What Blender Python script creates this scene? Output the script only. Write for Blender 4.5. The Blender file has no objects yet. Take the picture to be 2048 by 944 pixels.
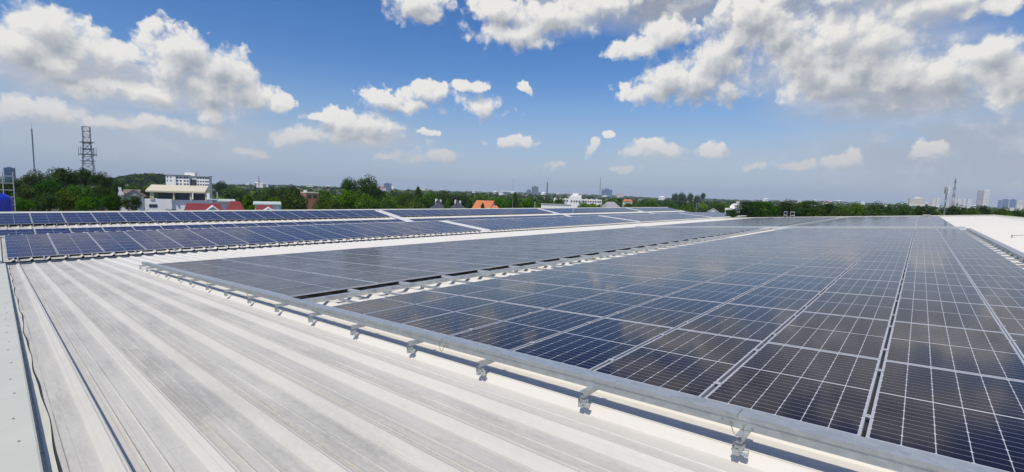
import bpy, math, random
import numpy as np
from mathutils import Vector, Matrix
random.seed(7)
rng = np.random.default_rng(11)
R = math.radians
scene = bpy.context.scene
col = scene.collection

# ------------------------------------------------------------------ camera
CZ = 12.0                                   # camera height above the ground
CF = Vector((0.74480, 0.66066, -0.09377))   # forward
CR = Vector((0.66540, -0.74589, 0.02997))   # right
CU = Vector((0.05014, 0.08472, 0.99514))    # up
FPX = 915.8                                 # focal length in pixels of a 2048 px wide picture
cam_d = bpy.data.cameras.new('camera')
cam = bpy.data.objects.new('camera', cam_d); col.objects.link(cam)
cam_d.sensor_width = 36.0; cam_d.lens = FPX / 2048 * 36.0
cam_d.clip_start = 0.05; cam_d.clip_end = 60000
M = Matrix((CR, CU, -CF)).transposed().to_4x4(); M.translation = Vector((0, 0, CZ))
cam.matrix_world = M
scene.camera = cam

# ------------------------------------------------------------------ light
SUN_AZ = R(195)         # direction towards the sun, counted from +X to +Y
SUN_EL = R(59)
SUN_STR, SKY_STR, EXPO = 3.6, 0.122, 0.0
sd = Vector((math.cos(SUN_AZ) * math.cos(SUN_EL), math.sin(SUN_AZ) * math.cos(SUN_EL), math.sin(SUN_EL)))
sl = bpy.data.lights.new('sun', 'SUN'); sl.energy = SUN_STR; sl.angle = R(0.53); sl.color = (1.0, 0.93, 0.81)
so = bpy.data.objects.new('sun', sl); col.objects.link(so)
so.rotation_euler = sd.to_track_quat('Z', 'Y').to_euler(); so.location = (0, 0, 60)
scene.view_settings.view_transform = 'Standard'
scene.view_settings.look = 'None'
scene.view_settings.gamma = 1.0
scene.view_settings.use_curve_mapping = False
scene.view_settings.exposure = EXPO
scene.cycles.max_bounces = 6; scene.cycles.diffuse_bounces = 3; scene.cycles.glossy_bounces = 3
scene.cycles.transparent_max_bounces = 6; scene.cycles.volume_bounces = 0
scene.cycles.use_denoising = True

class NT:
    """small helper to wire shader nodes"""
    def __init__(s, tree): s.t = tree
    def n(s, kind, **kw):
        nd = s.t.nodes.new(kind)
        for k, v in kw.items(): setattr(nd, k, v)
        return nd
    def put(s, sock, v):
        if isinstance(v, bpy.types.NodeSocket): s.t.links.new(v, sock)
        else: sock.default_value = v
    def math(s, op, a, b=None, c=None, clamp=False):
        nd = s.n('ShaderNodeMath', operation=op, use_clamp=clamp)
        s.put(nd.inputs[0], a)
        if b is not None: s.put(nd.inputs[1], b)
        if c is not None: s.put(nd.inputs[2], c)
        return nd.outputs[0]
    def vmath(s, op, a, b=None, c=None, out=0):
        nd = s.n('ShaderNodeVectorMath', operation=op)
        s.put(nd.inputs[0], a)
        if b is not None: s.put(nd.inputs[1], b)
        if c is not None: s.put(nd.inputs[2], c)
        return nd.outputs[out]
    def mix(s, f, a, b, mode='MIX'):
        nd = s.n('ShaderNodeMix', data_type='RGBA', blend_type=mode)
        s.put(nd.inputs[0], f); s.put(nd.inputs[6], a); s.put(nd.inputs[7], b)
        return nd.outputs[2]
    def noise(s, vec, scale, detail=4, rough=.55, dist=0, color=False):
        nd = s.n('ShaderNodeTexNoise')
        if vec is not None: s.put(nd.inputs['Vector'], vec)
        nd.inputs['Scale'].default_value = scale; nd.inputs['Detail'].default_value = detail
        nd.inputs['Roughness'].default_value = rough; nd.inputs['Distortion'].default_value = dist
        return nd.outputs[1 if color else 0]
    def ramp(s, v, lo, hi, a=0., b=1., smooth=True):
        nd = s.n('ShaderNodeMapRange', interpolation_type='SMOOTHSTEP' if smooth else 'LINEAR')
        s.put(nd.inputs[0], v)
        for i, x in zip((1, 2, 3, 4), (lo, hi, a, b)): s.put(nd.inputs[i], x)
        return nd.outputs[0]

# ------------------------------------------------------------------ world: sky and cumulus clouds
w = bpy.data.worlds.new('World'); scene.world = w; w.use_nodes = True
w.node_tree.nodes.clear()
# every cumulus: azimuth (degrees clockwise from the roof diagonal), elevation, half width, half height
CLOUDS = [(-44.9, 12.7, 2.0, 1.5), (-46.6, 11.0, 2.2, 1.5), (-42.8, 11.2, 2.4, 1.5), (-40.4, 11.2, 2.0, 1.2), (-44.5, 9.9, 3.6, .8),
 (-35.6, 12.9, 2.3, 1.7), (-36.0, 10.9, 2.2, 1.8), (-32.7, 11.7, 2.5, 2.1), (-31.0, 10.6, 1.7, 2.0), (-33.6, 9.4, 3.0, 1.3), (-29.4, 9.2, 1.8, 1.0), (-27.0, 8.8, 1.2, .8),
 (-41.5, 8.4, 2.6, .8), (-38.2, 8.6, 2.2, .8), (-33.0, 7.0, 1.6, .9), (-37.7, 5.9, 1.9, .7), (-33.6, 5.4, 2.2, .7), (-45.5, 5.8, 2.6, .9), (-42.0, 5.3, 2.2, .6),
 (-15.7, 10.4, 2.5, 1.1), (-11.1, 11.3, 2.3, 1.2), (-9.6, 11.9, 1.4, .9), (-13.6, 9.8, 3.8, .6), (-20.3, 7.3, 2.7, 1.4), (-17.3, 7.3, 2.8, 1.3), (-24.4, 5.6, 2.7, 1.0), (-19.6, 6.0, 5.0, .8), (-22.7, 8.0, 1.4, .7),
 (-5.4, 12.5, 1.8, .65), (-4.0, 10.1, 2.5, 1.1), (.9, 12.6, .8, .55),
 (-12.0, 20.9, 3.3, 1.5), (-10.8, 19.9, 2.0, .7), (-.4, 18.4, 4.4, 1.3), (-2.6, 20.9, 3.2, 1.2), (4.2, 20.3, 4.2, 1.7), (2.2, 17.7, 2.4, .8), (9.6, 21.4, 4.0, 1.2), (13.9, 16.8, 2.2, .9), (17.4, 18.3, 2.2, 1.1),
 (17.6, 13.3, 2.7, 1.5), (15.6, 12.1, 2.3, 1.1), (22.9, 15.0, 2.7, 2.0), (21.0, 13.0, 3.6, 1.6), (24.0, 12.0, 1.8, 1.2),
 (20.2, 12.4, 4.2, 1.3), (34.2, 11.9, 3.6, 1.5), (39.6, 11.2, 4.0, 1.3), (30.6, 14.6, 2.0, 1.8), (36.4, 15.2, 2.6, 1.4), (25.6, 19.2, 2.6, 1.6),
 (26.4, 18.6, 2.8, 2.0), (28.4, 17.0, 2.4, 1.6), (24.4, 17.0, 1.8, 1.0), (33.6, 15.6, 2.3, 1.8), (31.8, 12.7, 2.2, 1.6), (35.6, 13.4, 2.6, 1.9), (38.6, 12.0, 2.5, 1.7), (42.2, 11.6, 2.5, 1.6), (44.6, 13.1, 1.6, 1.2), (45.8, 11.4, 1.7, 1.2), (46.8, 9.8, 1.4, 1.2), (33.4, 19.8, 1.4, .9), (44.7, 16.4, 1.4, .5), (40.8, 17.6, 3.4, 1.1), (38.2, 20.2, 3.2, 1.0),
 (-.2, 6.3, 2.3, .7), (9.8, 5.6, .6, 1.1), (16.4, 5.5, 2.5, 1.0), (18.8, 5.5, 1.6, .9), (23.1, 5.1, 1.6, .9), (23.8, 5.9, .8, .6), (31.4, 3.9, 1.6, .6), (35.5, 4.4, 1.3, .7), (-9.9, 4.2, 2.8, 1.0), (-10.5, 6.9, .9, .35), (41.9, 5.2, 1.0, .7), (27.3, 3.6, 1.0, .3), (4.9, 3.4, 1.3, .35), (-29.7, 3.3, 1.0, .45), (-26.5, 5.1, 1.6, .5), (-15.6, 3.9, 2.0, .6), (13.5, 3.4, 1.6, .4), (11.2, 7.6, .7, .3),
 # above and beside the picture, seen mirrored in the panels
 (10, 26, 3.5, 1.8), (21, 28, 4, 2.2), (33, 25.5, 4, 2), (45, 29, 4.5, 2.5), (60, 15, 8, 4), (36, 33, 3.5, 2), (26, 36, 3.5, 2), (47, 38, 5, 2.5), (12, 34, 4, 2), (-2, 31, 4, 2), (54, 23, 4, 2), (-20, 30, 8, 4), (-60, 14, 8, 4)]
def group(name, outs):
    g = bpy.data.node_groups.new(name, 'ShaderNodeTree')
    g.interface.new_socket('P', in_out='INPUT', socket_type='NodeSocketVector')
    for o_ in outs: g.interface.new_socket(o_, in_out='OUTPUT', socket_type='NodeSocketFloat')
    G = NT(g); return g, G, G.n('NodeGroupInput').outputs[0], G.n('NodeGroupOutput')
def noise2(G, vec, scale, detail, rough, color=False):
    nd = G.n('ShaderNodeTexNoise', noise_dimensions='2D'); G.put(nd.inputs['Vector'], vec)
    nd.inputs['Scale'].default_value = scale; nd.inputs['Detail'].default_value = detail; nd.inputs['Roughness'].default_value = rough
    return nd.outputs[1 if color else 0]
gb, G, P, go = group('cumulus_lobes', ['Lobe'])
best = None
for (a, e, ra, re) in CLOUDS:
    k_ = 1.62 if e > 9 and a > 10 else 1.52 if e > 8 and a < -25 else 1.38; ra *= k_; re *= k_
    d = G.vmath('MULTIPLY_ADD', P, (1 / ra, 1 / re, 0), (-a / ra, -e / re, 0))
    l = G.vmath('LENGTH', d, out=1)
    best = l if best is None else G.math('SMOOTH_MIN', best, l, .30)
gb.links.new(G.math('SUBTRACT', 1.0, best), go.inputs[0])
gf, G, P, go = group('cumulus_field', ['Density'])
w1 = noise2(G, P, .30, 1, .5, True)
w1 = G.vmath('MULTIPLY', G.vmath('SUBTRACT', w1, (.5, .5, .5)), (2.6, 1.6, 0))
w2 = noise2(G, P, 1.0, 3, .55, True)
w2 = G.vmath('MULTIPLY', G.vmath('SUBTRACT', w2, (.5, .5, .5)), (1.15, .9, 0))
Q = G.vmath('ADD', G.vmath('ADD', P, w1), w2)
lb = G.n('ShaderNodeGroup'); lb.node_tree = gb; G.put(lb.inputs[0], Q)
def billow(sc_, rnd):                         # rounded billows: inverted cell distance
    v = G.n('ShaderNodeTexVoronoi', feature='SMOOTH_F1', voronoi_dimensions='2D'); v.inputs['Scale'].default_value = sc_
    v.inputs['Smoothness'].default_value = rnd; G.put(v.inputs['Vector'], G.vmath('ADD', P, w2))
    return G.math('SUBTRACT', .45, v.outputs[0])
bl = G.math('ADD', G.math('MULTIPLY', billow(.40, .7), .62), G.math('ADD', G.math('MULTIPLY', billow(1.0, .55), .42), G.math('MULTIPLY', billow(2.2, .5), .20)))
fb = noise2(G, P, .62, 7, .52)
dens = G.math('MULTIPLY_ADD', bl, .85, lb.outputs[0])
dens = G.math('MULTIPLY_ADD', G.math('SUBTRACT', fb, .5), .68, dens)
gf.links.new(dens, go.inputs[0])
W = NT(w.node_tree)
tc = W.n('ShaderNodeTexCoord')
sx = W.n('ShaderNodeSeparateXYZ'); W.put(sx.inputs[0], tc.outputs['Generated'])
az = W.math('MULTIPLY', W.math('ARCTAN2', sx.outputs[1], sx.outputs[0]), -180 / math.pi)
az = W.math('ADD', az, 41.57)
el = W.math('MULTIPLY', W.math('ARCSINE', sx.outputs[2]), 180 / math.pi)
cx = W.n('ShaderNodeCombineXYZ'); W.put(cx.inputs[0], az); W.put(cx.inputs[1], el)
P0 = cx.outputs[0]
def field(tree, vec):
    nd = W.n('ShaderNodeGroup'); nd.node_tree = tree; W.put(nd.inputs[0], vec); return nd.outputs[0]
D0 = field(gf, P0)
D1 = field(gf, W.vmath('ADD', P0, (-.42, .66, 0)))
B1 = field(gb, W.vmath('ADD', P0, (-.8, 1.5, 0)))
low = W.ramp(el, 3.0, 8.5)                                   # 0 near the horizon, 1 higher up
fine = W.ramp(W.math('SUBTRACT', D1, D0), -.50, .40)         # 0 on billows turned to the sun, 1 on their lee
under = W.ramp(B1, .05, 1.12)                                # 1 where much cloud lies between here and the sun
soft = W.ramp(B1, -.6, .3)
wid = W.math('MULTIPLY_ADD', soft, .45, .24)
wid = W.math('MULTIPLY_ADD', W.math('SUBTRACT', 1.0, low), .34, wid)
alpha = W.ramp(D0, -.04, wid)
alpha = W.math('MULTIPLY', alpha, W.math('MULTIPLY_ADD', low, .34, .62))
shade = W.math('ADD', W.math('MULTIPLY', fine, .34), W.math('MULTIPLY', under, .62), clamp=True)
shade = W.math('MULTIPLY_ADD', shade, 1.12, -.10, clamp=True)
ccol = W.mix(shade, (1.0, .98, .94, 1), (.345, .385, .455, 1))
ccol = W.mix(W.math('MULTIPLY', W.math('SUBTRACT', 1.0, low), .50), ccol, (.62, .55, .54, 1))
sky = W.n('ShaderNodeTexSky', sky_type='NISHITA', sun_disc=False, sun_elevation=SUN_EL, sun_rotation=math.pi / 2 - SUN_AZ,
          altitude=0, air_density=1.0, dust_density=.7, ozone_density=3.0)
skyc = W.vmath('MULTIPLY', sky.outputs[0], (SKY_STR,) * 3)
hs = W.n('ShaderNodeHueSaturation'); hs.inputs['Saturation'].default_value = 1.32; hs.inputs['Hue'].default_value = .510; W.put(hs.inputs['Color'], skyc)
skyc = hs.outputs[0]
skyc = W.mix(W.math('MULTIPLY', W.ramp(el, 15.0, -1.5), .88), skyc, (.355, .43, .595, 1))     # moist air low over the plain
# broad soft decks of thin grey cloud and vapour
vl = dk = None
for (a, e, ra, re, k, d_) in ((40, 10.2, 13, 3.6, .95, .55), (35, 13.5, 13, 4.0, .9, .2), (36, 17.5, 11, 4.0, .85, .3), (17, 21.2, 10, 3.4, 1.0, 1.0), (27, 19.5, 9, 3.5, .9, .8), (5, 21.0, 9, 3.0, .8, .2), (-43, 9.0, 9, 3.0, .95, .15), (-36, 8.4, 9, 2.6, .8, .1), (-38, 4.8, 15, 3.2, .6, .1),
                          (-18, 6.0, 9, 2.2, .6, .1), (46, 5.0, 18, 5, .8, .55), (22, 4.5, 12, 2.0, .35, .1), (40, 30, 18, 8, .4, .5), (0, 31, 14, 7, .3, .3)):
    q = W.vmath('MULTIPLY_ADD', P0, (1 / ra, 1 / re, 0), (-a / ra, -e / re, 0))
    q = W.math('MULTIPLY', W.ramp(W.vmath('LENGTH', q, out=1), 1.20, .25), k)
    dq = W.math('MULTIPLY', q, d_)
    vl = q if vl is None else W.math('MAXIMUM', vl, q)
    dk = dq if dk is None else W.math('MAXIMUM', dk, dq)
vn = noise2(W, W.vmath('MULTIPLY', P0, (.13, .26, 0)), 1.0, 6, .58)
vn2 = noise2(W, W.vmath('MULTIPLY', P0, (.30, .45, 0)), 1.0, 5, .6)
vl = W.math('MULTIPLY', vl, W.ramp(vn, .14, .48))
deck = W.mix(dk, (.50, .535, .605, 1), (.30, .34, .42, 1))
deck = W.mix(W.math('MULTIPLY', W.ramp(vn2, .48, .72), .55), deck, (.62, .635, .67, 1))
skyc = W.mix(vl, skyc, deck)
fin = W.mix(alpha, skyc, W.vmath('MULTIPLY', ccol, (.86,) * 3))
bg = W.n('ShaderNodeBackground'); W.put(bg.inputs[0], fin); bg.inputs[1].default_value = 1.0
wo = W.n('ShaderNodeOutputWorld'); w.node_tree.links.new(bg.outputs[0], wo.inputs[0])
w.cycles.sampling_method = 'MANUAL'; w.cycles.sample_map_resolution = 512

# ------------------------------------------------------------------ materials
MATS = {}
def mat(name, base=(.5, .5, .5), rough=.6, metal=0., spec=.5, var=0., vscale=3., bump=0., bscale=30., emit=None):
    if name in MATS: return MATS[name]
    m = bpy.data.materials.new(name); m.use_nodes = True; MATS[name] = m
    t = NT(m.node_tree); b = m.node_tree.nodes['Principled BSDF']
    b.inputs['Base Color'].default_value = (*base, 1); b.inputs['Roughness'].default_value = rough
    b.inputs['Metallic'].default_value = metal; b.inputs['Specular IOR Level'].default_value = spec
    o = t.n('ShaderNodeTexCoord').outputs['Object']
    if var:
        nz = t.noise(o, vscale, 5, .6)
        f = t.ramp(nz, .25, .75, 1 - var, 1 + var, smooth=False)
        c = t.vmath('SCALE', (*base,), None)
        c.node.inputs[3].default_value = 1; t.put(c.node.inputs[3], f)
        t.put(b.inputs['Base Color'], c)
    if bump:
        bp = t.n('ShaderNodeBump'); bp.inputs['Strength'].default_value = bump
        t.put(bp.inputs['Height'], t.noise(o, bscale, 3))
        t.put(b.inputs['Normal'], bp.outputs[0])
    return m

def white_roof():
    m = bpy.data.materials.new('white_roof_sheet'); m.use_nodes = True; MATS['roof'] = m
    t = NT(m.node_tree); b = m.node_tree.nodes['Principled BSDF']
    o = t.n('ShaderNodeTexCoord').outputs['Object']
    s = t.n('ShaderNodeSeparateXYZ'); t.put(s.inputs[0], o)
    X, Y = s.outputs[0], s.outputs[1]
    c1 = t.noise(t.vmath('MULTIPLY', o, (1.0, .18, 0)), 1.6, 6, .65)          # long drifts of dust down the pans
    c2 = t.noise(t.vmath('MULTIPLY', o, (14, .9, 0)), 1.0, 5, .7)             # streaks
    c3 = t.noise(t.vmath('MULTIPLY', o, (9, 4, 0)), 3.0, 4, .75)
    dirt = t.math('ADD', t.math('MULTIPLY', c1, .55), t.math('ADD', t.math('MULTIPLY', c2, .35), t.math('MULTIPLY', c3, .3)))
    # walked-on, dusty sheets at the near gable; the sheets farther along are newer paint
    wnp = t.n('ShaderNodeTexWhiteNoise', noise_dimensions='1D'); t.put(wnp.inputs['W'], t.math('FLOOR', t.math('DIVIDE', t.math('SUBTRACT', X, .06), .49)))
    zone = t.ramp(t.math('ADD', X, t.math('MULTIPLY', c1, .5)), 2.6, 3.9, 1.0, .22)
    dirt = t.math('MULTIPLY', t.ramp(dirt, .42, .80), zone)
    fr = t.math('FRACT', t.math('DIVIDE', t.math('SUBTRACT', X, .06), .49))
    pan = t.ramp(t.math('ABSOLUTE', t.math('SUBTRACT', fr, .31)), .30, .43, 1.0, .45)     # the flat pans hold more dust than the ribs
    dirt = t.math('MULTIPLY', t.math('MULTIPLY', dirt, pan), t.math('MULTIPLY_ADD', wnp.outputs[0], .45, .88))
    patch = t.ramp(t.noise(t.vmath('MULTIPLY', o, (.9, .35, 0)), 1.3, 5, .62), .34, .66, .55, 1.25)       # uneven: some stretches washed clean
    dirt = t.math('MULTIPLY', dirt, patch, clamp=True)
    base = t.mix(zone, (.71, .68, .61, 1), (.60, .575, .505, 1))
    cc = t.mix(t.math('MULTIPLY', dirt, .82), base, (.35, .34, .30, 1))
    st = t.ramp(t.noise(t.vmath('MULTIPLY', o, (3.2, 1.0, 0)), 2.3, 6, .7), .61, .76)
    cc = t.mix(t.math('MULTIPLY', st, t.math('MULTIPLY', zone, .55)), cc, (.40, .345, .26, 1))
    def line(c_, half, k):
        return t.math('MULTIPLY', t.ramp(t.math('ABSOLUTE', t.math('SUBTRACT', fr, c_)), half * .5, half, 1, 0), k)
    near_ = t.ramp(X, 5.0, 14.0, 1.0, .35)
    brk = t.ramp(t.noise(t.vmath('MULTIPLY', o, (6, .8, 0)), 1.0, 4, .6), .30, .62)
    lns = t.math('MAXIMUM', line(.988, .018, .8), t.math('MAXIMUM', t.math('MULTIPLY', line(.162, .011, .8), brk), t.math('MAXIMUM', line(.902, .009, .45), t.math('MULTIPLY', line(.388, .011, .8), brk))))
    cc = t.mix(t.math('MULTIPLY', lns, near_), cc, (.16, .15, .13, 1))  # rib foot and crest lines paint the ribs' shadow; groove lines are dirt
    # hairline marks along the pan
    ln = t.ramp(t.noise(t.vmath('MULTIPLY', o, (60, .06, 0)), 1.0, 2, .5), .60, .68)
    cc = t.mix(t.math('MULTIPLY', ln, t.math('MULTIPLY', zone, .30)), cc, (.30, .30, .28, 1))
    t.put(b.inputs['Base Color'], cc)
    b.inputs['Roughness'].default_value = .5; b.inputs['Specular IOR Level'].default_value = .35
    bp = t.n('ShaderNodeBump'); bp.inputs['Strength'].default_value = .12; bp.inputs['Distance'].default_value = .02
    t.put(bp.inputs['Height'], t.noise(t.vmath('MULTIPLY', o, (1, .4, 0)), 6, 3)); t.put(b.inputs['Normal'], bp.outputs[0])
    return m
ROOF = white_roof()

def galvanised():
    m = bpy.data.materials.new('galvanised_steel'); m.use_nodes = True; MATS['galv'] = m
    t = NT(m.node_tree); b = m.node_tree.nodes['Principled BSDF']
    o = t.n('ShaderNodeTexCoord').outputs['Object']
    v = t.n('ShaderNodeTexVoronoi'); v.inputs['Scale'].default_value = 26; t.put(v.inputs['Vector'], t.vmath('MULTIPLY', o, (1, .6, 1)))
    f = t.ramp(v.outputs['Color'], 0, 1, .0, 1.0, False)
    big = t.noise(o, 2.0, 4, .6)
    cc = t.mix(f, (.50, .53, .53, 1), (.64, .67, .66, 1))
    cc = t.mix(t.ramp(big, .5, .75, 0, .5), cc, (.42, .43, .41, 1))
    t.put(b.inputs['Base Color'], cc)
    b.inputs['Metallic'].default_value = .75
    t.put(b.inputs['Roughness'], t.ramp(big, .3, .7, .34, .52))
    return m
GALV = galvanised()

def pv_glass(name, cell, cell2, rough, line=(.56, .57, .60), ior=1.20):
    m = bpy.data.materials.new(name); m.use_nodes = True; MATS[name] = m
    t = NT(m.node_tree); b = m.node_tree.nodes['Principled BSDF']
    uv = t.n('ShaderNodeUVMap', uv_map='cells').outputs[0]
    s = t.n('ShaderNodeSeparateXYZ'); t.put(s.inputs[0], uv)
    U, V = s.outputs[0], s.outputs[1]                    # U: 0..24 half cells along, V: 0..6 cells across
    def edge(x, size): return t.math('MULTIPLY', t.math('SUBTRACT', .5, t.math('ABSOLUTE', t.math('SUBTRACT', t.math('FRACT', x), .5))), size)
    eu, ev = edge(U, 83.0), edge(V, 166.0)               # mm to the nearest cell border
    eu2 = edge(t.math('DIVIDE', U, 2.0), 166.0)
    lv = t.math('LESS_THAN', ev, 2.7)
    lu = t.math('MULTIPLY', t.math('LESS_THAN', eu, 1.7), .55)
    dia = t.math('LESS_THAN', t.math('ADD', ev, eu2), 11.0)
    mid = t.math('LESS_THAN', t.math('ABSOLUTE', t.math('SUBTRACT', U, 12.0)), .11)
    ln = t.math('MAXIMUM', t.math('MAXIMUM', t.math('MULTIPLY', lv, .8), lu), t.math('MAXIMUM', dia, mid))
    cellid = t.vmath('FLOOR', t.vmath('MULTIPLY', uv, (.5, 1, 0)))
    inf = t.n('ShaderNodeObjectInfo')
    wn = t.n('ShaderNodeTexWhiteNoise', noise_dimensions='3D')
    ad = t.n('ShaderNodeCombineXYZ'); t.put(ad.inputs[2], t.math('MULTIPLY', inf.outputs['Random'], 97.0))
    t.put(wn.inputs['Vector'], t.vmath('ADD', cellid, ad.outputs[0]))
    cc = t.mix(t.math('ADD', t.math('MULTIPLY', inf.outputs['Random'], .7), t.math('MULTIPLY', wn.outputs[0], .3)), (*cell, 1), (*cell2, 1))
    cc = t.mix(ln, cc, (*line, 1))
    t.put(b.inputs['Base Color'], cc)
    b.inputs['IOR'].default_value = ior
    o = t.n('ShaderNodeTexCoord').outputs['Object']
    pos = t.n('ShaderNodeNewGeometry').outputs['Position']
    dust = t.noise(pos, 1.1, 5, .65)
    t.put(b.inputs['Roughness'], t.ramp(dust, .3, .75, rough * .7, rough * 1.5))
    bp = t.n('ShaderNodeBump'); bp.inputs['Strength'].default_value = .03; bp.inputs['Distance'].default_value = .02
    t.put(bp.inputs['Height'], t.noise(pos, 1.2, 0)); t.put(b.inputs['Normal'], bp.outputs[0])
    return m
PV_DARK = pv_glass('dark_cell_glass', (.0065, .006, .019), (.014, .0095, .017), .085)
PV_BLUE = pv_glass('blue_cell_glass', (.007, .013, .070), (.011, .012, .048), .16, (.34, .37, .48), 1.13)
PV_MID = pv_glass('dusty_cell_glass', (.0065, .006, .019), (.014, .0095, .017), .15, ior=1.24)
ALU = mat('anodised_aluminium', (.53, .54, .56), .45, .30, .5, .05, 5)

def leafmat(name, a, b2, dark=.55):
    m = bpy.data.materials.new(name); m.use_nodes = True; MATS[name] = m
    t = NT(m.node_tree); b = m.node_tree.nodes['Principled BSDF']
    pos = t.n('ShaderNodeNewGeometry').outputs['Position']
    inf = t.n('ShaderNodeObjectInfo')
    n1 = t.noise(pos, .45, 3); n2 = t.noise(pos, 3.0, 2)
    f = t.math('ADD', t.math('MULTIPLY', t.ramp(n1, .3, .7), .6), t.math('MULTIPLY', t.ramp(n2, .3, .7), .4))
    cc = t.mix(f, (*a, 1), (*b2, 1))
    cc2 = t.vmath('SCALE', cc); t.put(cc2.node.inputs[3], t.math('MULTIPLY_ADD', inf.outputs['Random'], .65, .72))
    hv = t.n('ShaderNodeHueSaturation'); t.put(hv.inputs['Color'], cc2)
    wn = t.n('ShaderNodeTexWhiteNoise', noise_dimensions='1D'); t.put(wn.inputs['W'], t.math('MULTIPLY', inf.outputs['Random'], 53.0))
    t.put(hv.inputs['Hue'], t.math('MULTIPLY_ADD', wn.outputs[0], .035, .482)); t.put(hv.inputs['Saturation'], t.math('MULTIPLY_ADD', inf.outputs['Random'], .25, .88))
    cc2 = hv.outputs[0]
    t.put(b.inputs['Base Color'], cc2)
    b.inputs['Roughness'].default_value = .75; b.inputs['Specular IOR Level'].default_value = .08
    tr = t.n('ShaderNodeBsdfTranslucent'); t.put(tr.inputs[0], cc2)
    mx = t.n('ShaderNodeMixShader'); mx.inputs[0].default_value = .16
    out = m.node_tree.nodes['Material Output']
    m.node_tree.links.new(b.outputs[0], mx.inputs[1]); m.node_tree.links.new(tr.outputs[0], mx.inputs[2])
    m.node_tree.links.new(mx.outputs[0], out.inputs[0])
    return m
LEAF = {'mid': leafmat('green_leaves', (.024, .070, .007), (.090, .175, .016)),
        'bright': leafmat('bright_leaves', (.048, .115, .008), (.150, .245, .022)),
        'dark': leafmat('dark_leaves', (.014, .042, .006), (.050, .100, .012)),
        'olive': leafmat('olive_leaves', (.026, .062, .008), (.085, .140, .020))}
BARK = mat('bark', (.09, .07, .05), .9, var=.3, vscale=6)
WALL = mat('white_wall_paint', (.84, .84, .82), .7, var=.06, vscale=.6)
WALLG = mat('grey_wall_paint', (.45, .45, .44), .8, var=.1, vscale=.6)
CREAM = mat('cream_roof_sheet', (.66, .60, .43), .5, var=.05, vscale=1)
REDTIN = mat('red_roof_sheet', (.21, .028, .026), .6, var=.18, vscale=1.2)
ORANGE = mat('orange_roof_tile', (.52, .17, .065), .75, var=.15, vscale=2)
SLATE = mat('dark_slate_tile', (.05, .056, .075), .6, var=.2, vscale=2)
BROWN = mat('weathered_brown_tile', (.20, .155, .12), .8, var=.2, vscale=2)
BRICK = mat('red_brick', (.33, .15, .095), .85, var=.2, vscale=3)
PALEROOF = mat('pale_green_roof_sheet', (.52, .60, .55), .55, var=.08, vscale=1)
DGLASS = mat('window_glass', (.055, .065, .075), .15, 0, .6)
WGLASS = mat('pavilion_glass', (.10, .13, .14), .15, 0, .6)
STEEL = mat('tower_steel', (.23, .23, .25), .5, .4, var=.15)
REDP = mat('red_steel_paint', (.42, .10, .08), .6)
WHP = mat('white_steel_paint', (.75, .75, .75), .5)
BLUEP = mat('blue_plastic', (.010, .035, .42), .35, var=.08, vscale=2)
CITY = mat('tower_concrete', (.42, .43, .45), .8, var=.06, vscale=.05)
CITYW = mat('tower_white', (.74, .73, .70), .8, var=.04, vscale=.05)
CITYB = mat('tower_blue_glass', (.14, .22, .36), .3, 0, .6, .1, .05)
CITYD = mat('tower_dark', (.13, .14, .17), .6, var=.1, vscale=.05)
BLACKR = mat('painted_gap_dark', (.03, .032, .035), .7)  # also paints the shade in the open panel gaps
COPPER = mat('copper_wire', (.42, .34, .20), .5, .5)
BOLT = mat('zinc_bolt', (.42, .43, .42), .45, .7)
WPAINT = mat('white_flashing', (.56, .56, .475), .5, 0, .4, .07, 1.4)
GUTTER = mat('gutter_steel', (.20, .20, .20), .6, .4)
SOIL = mat('soil_and_grass', (.10, .105, .055), .95, var=.5, vscale=.02)

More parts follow.
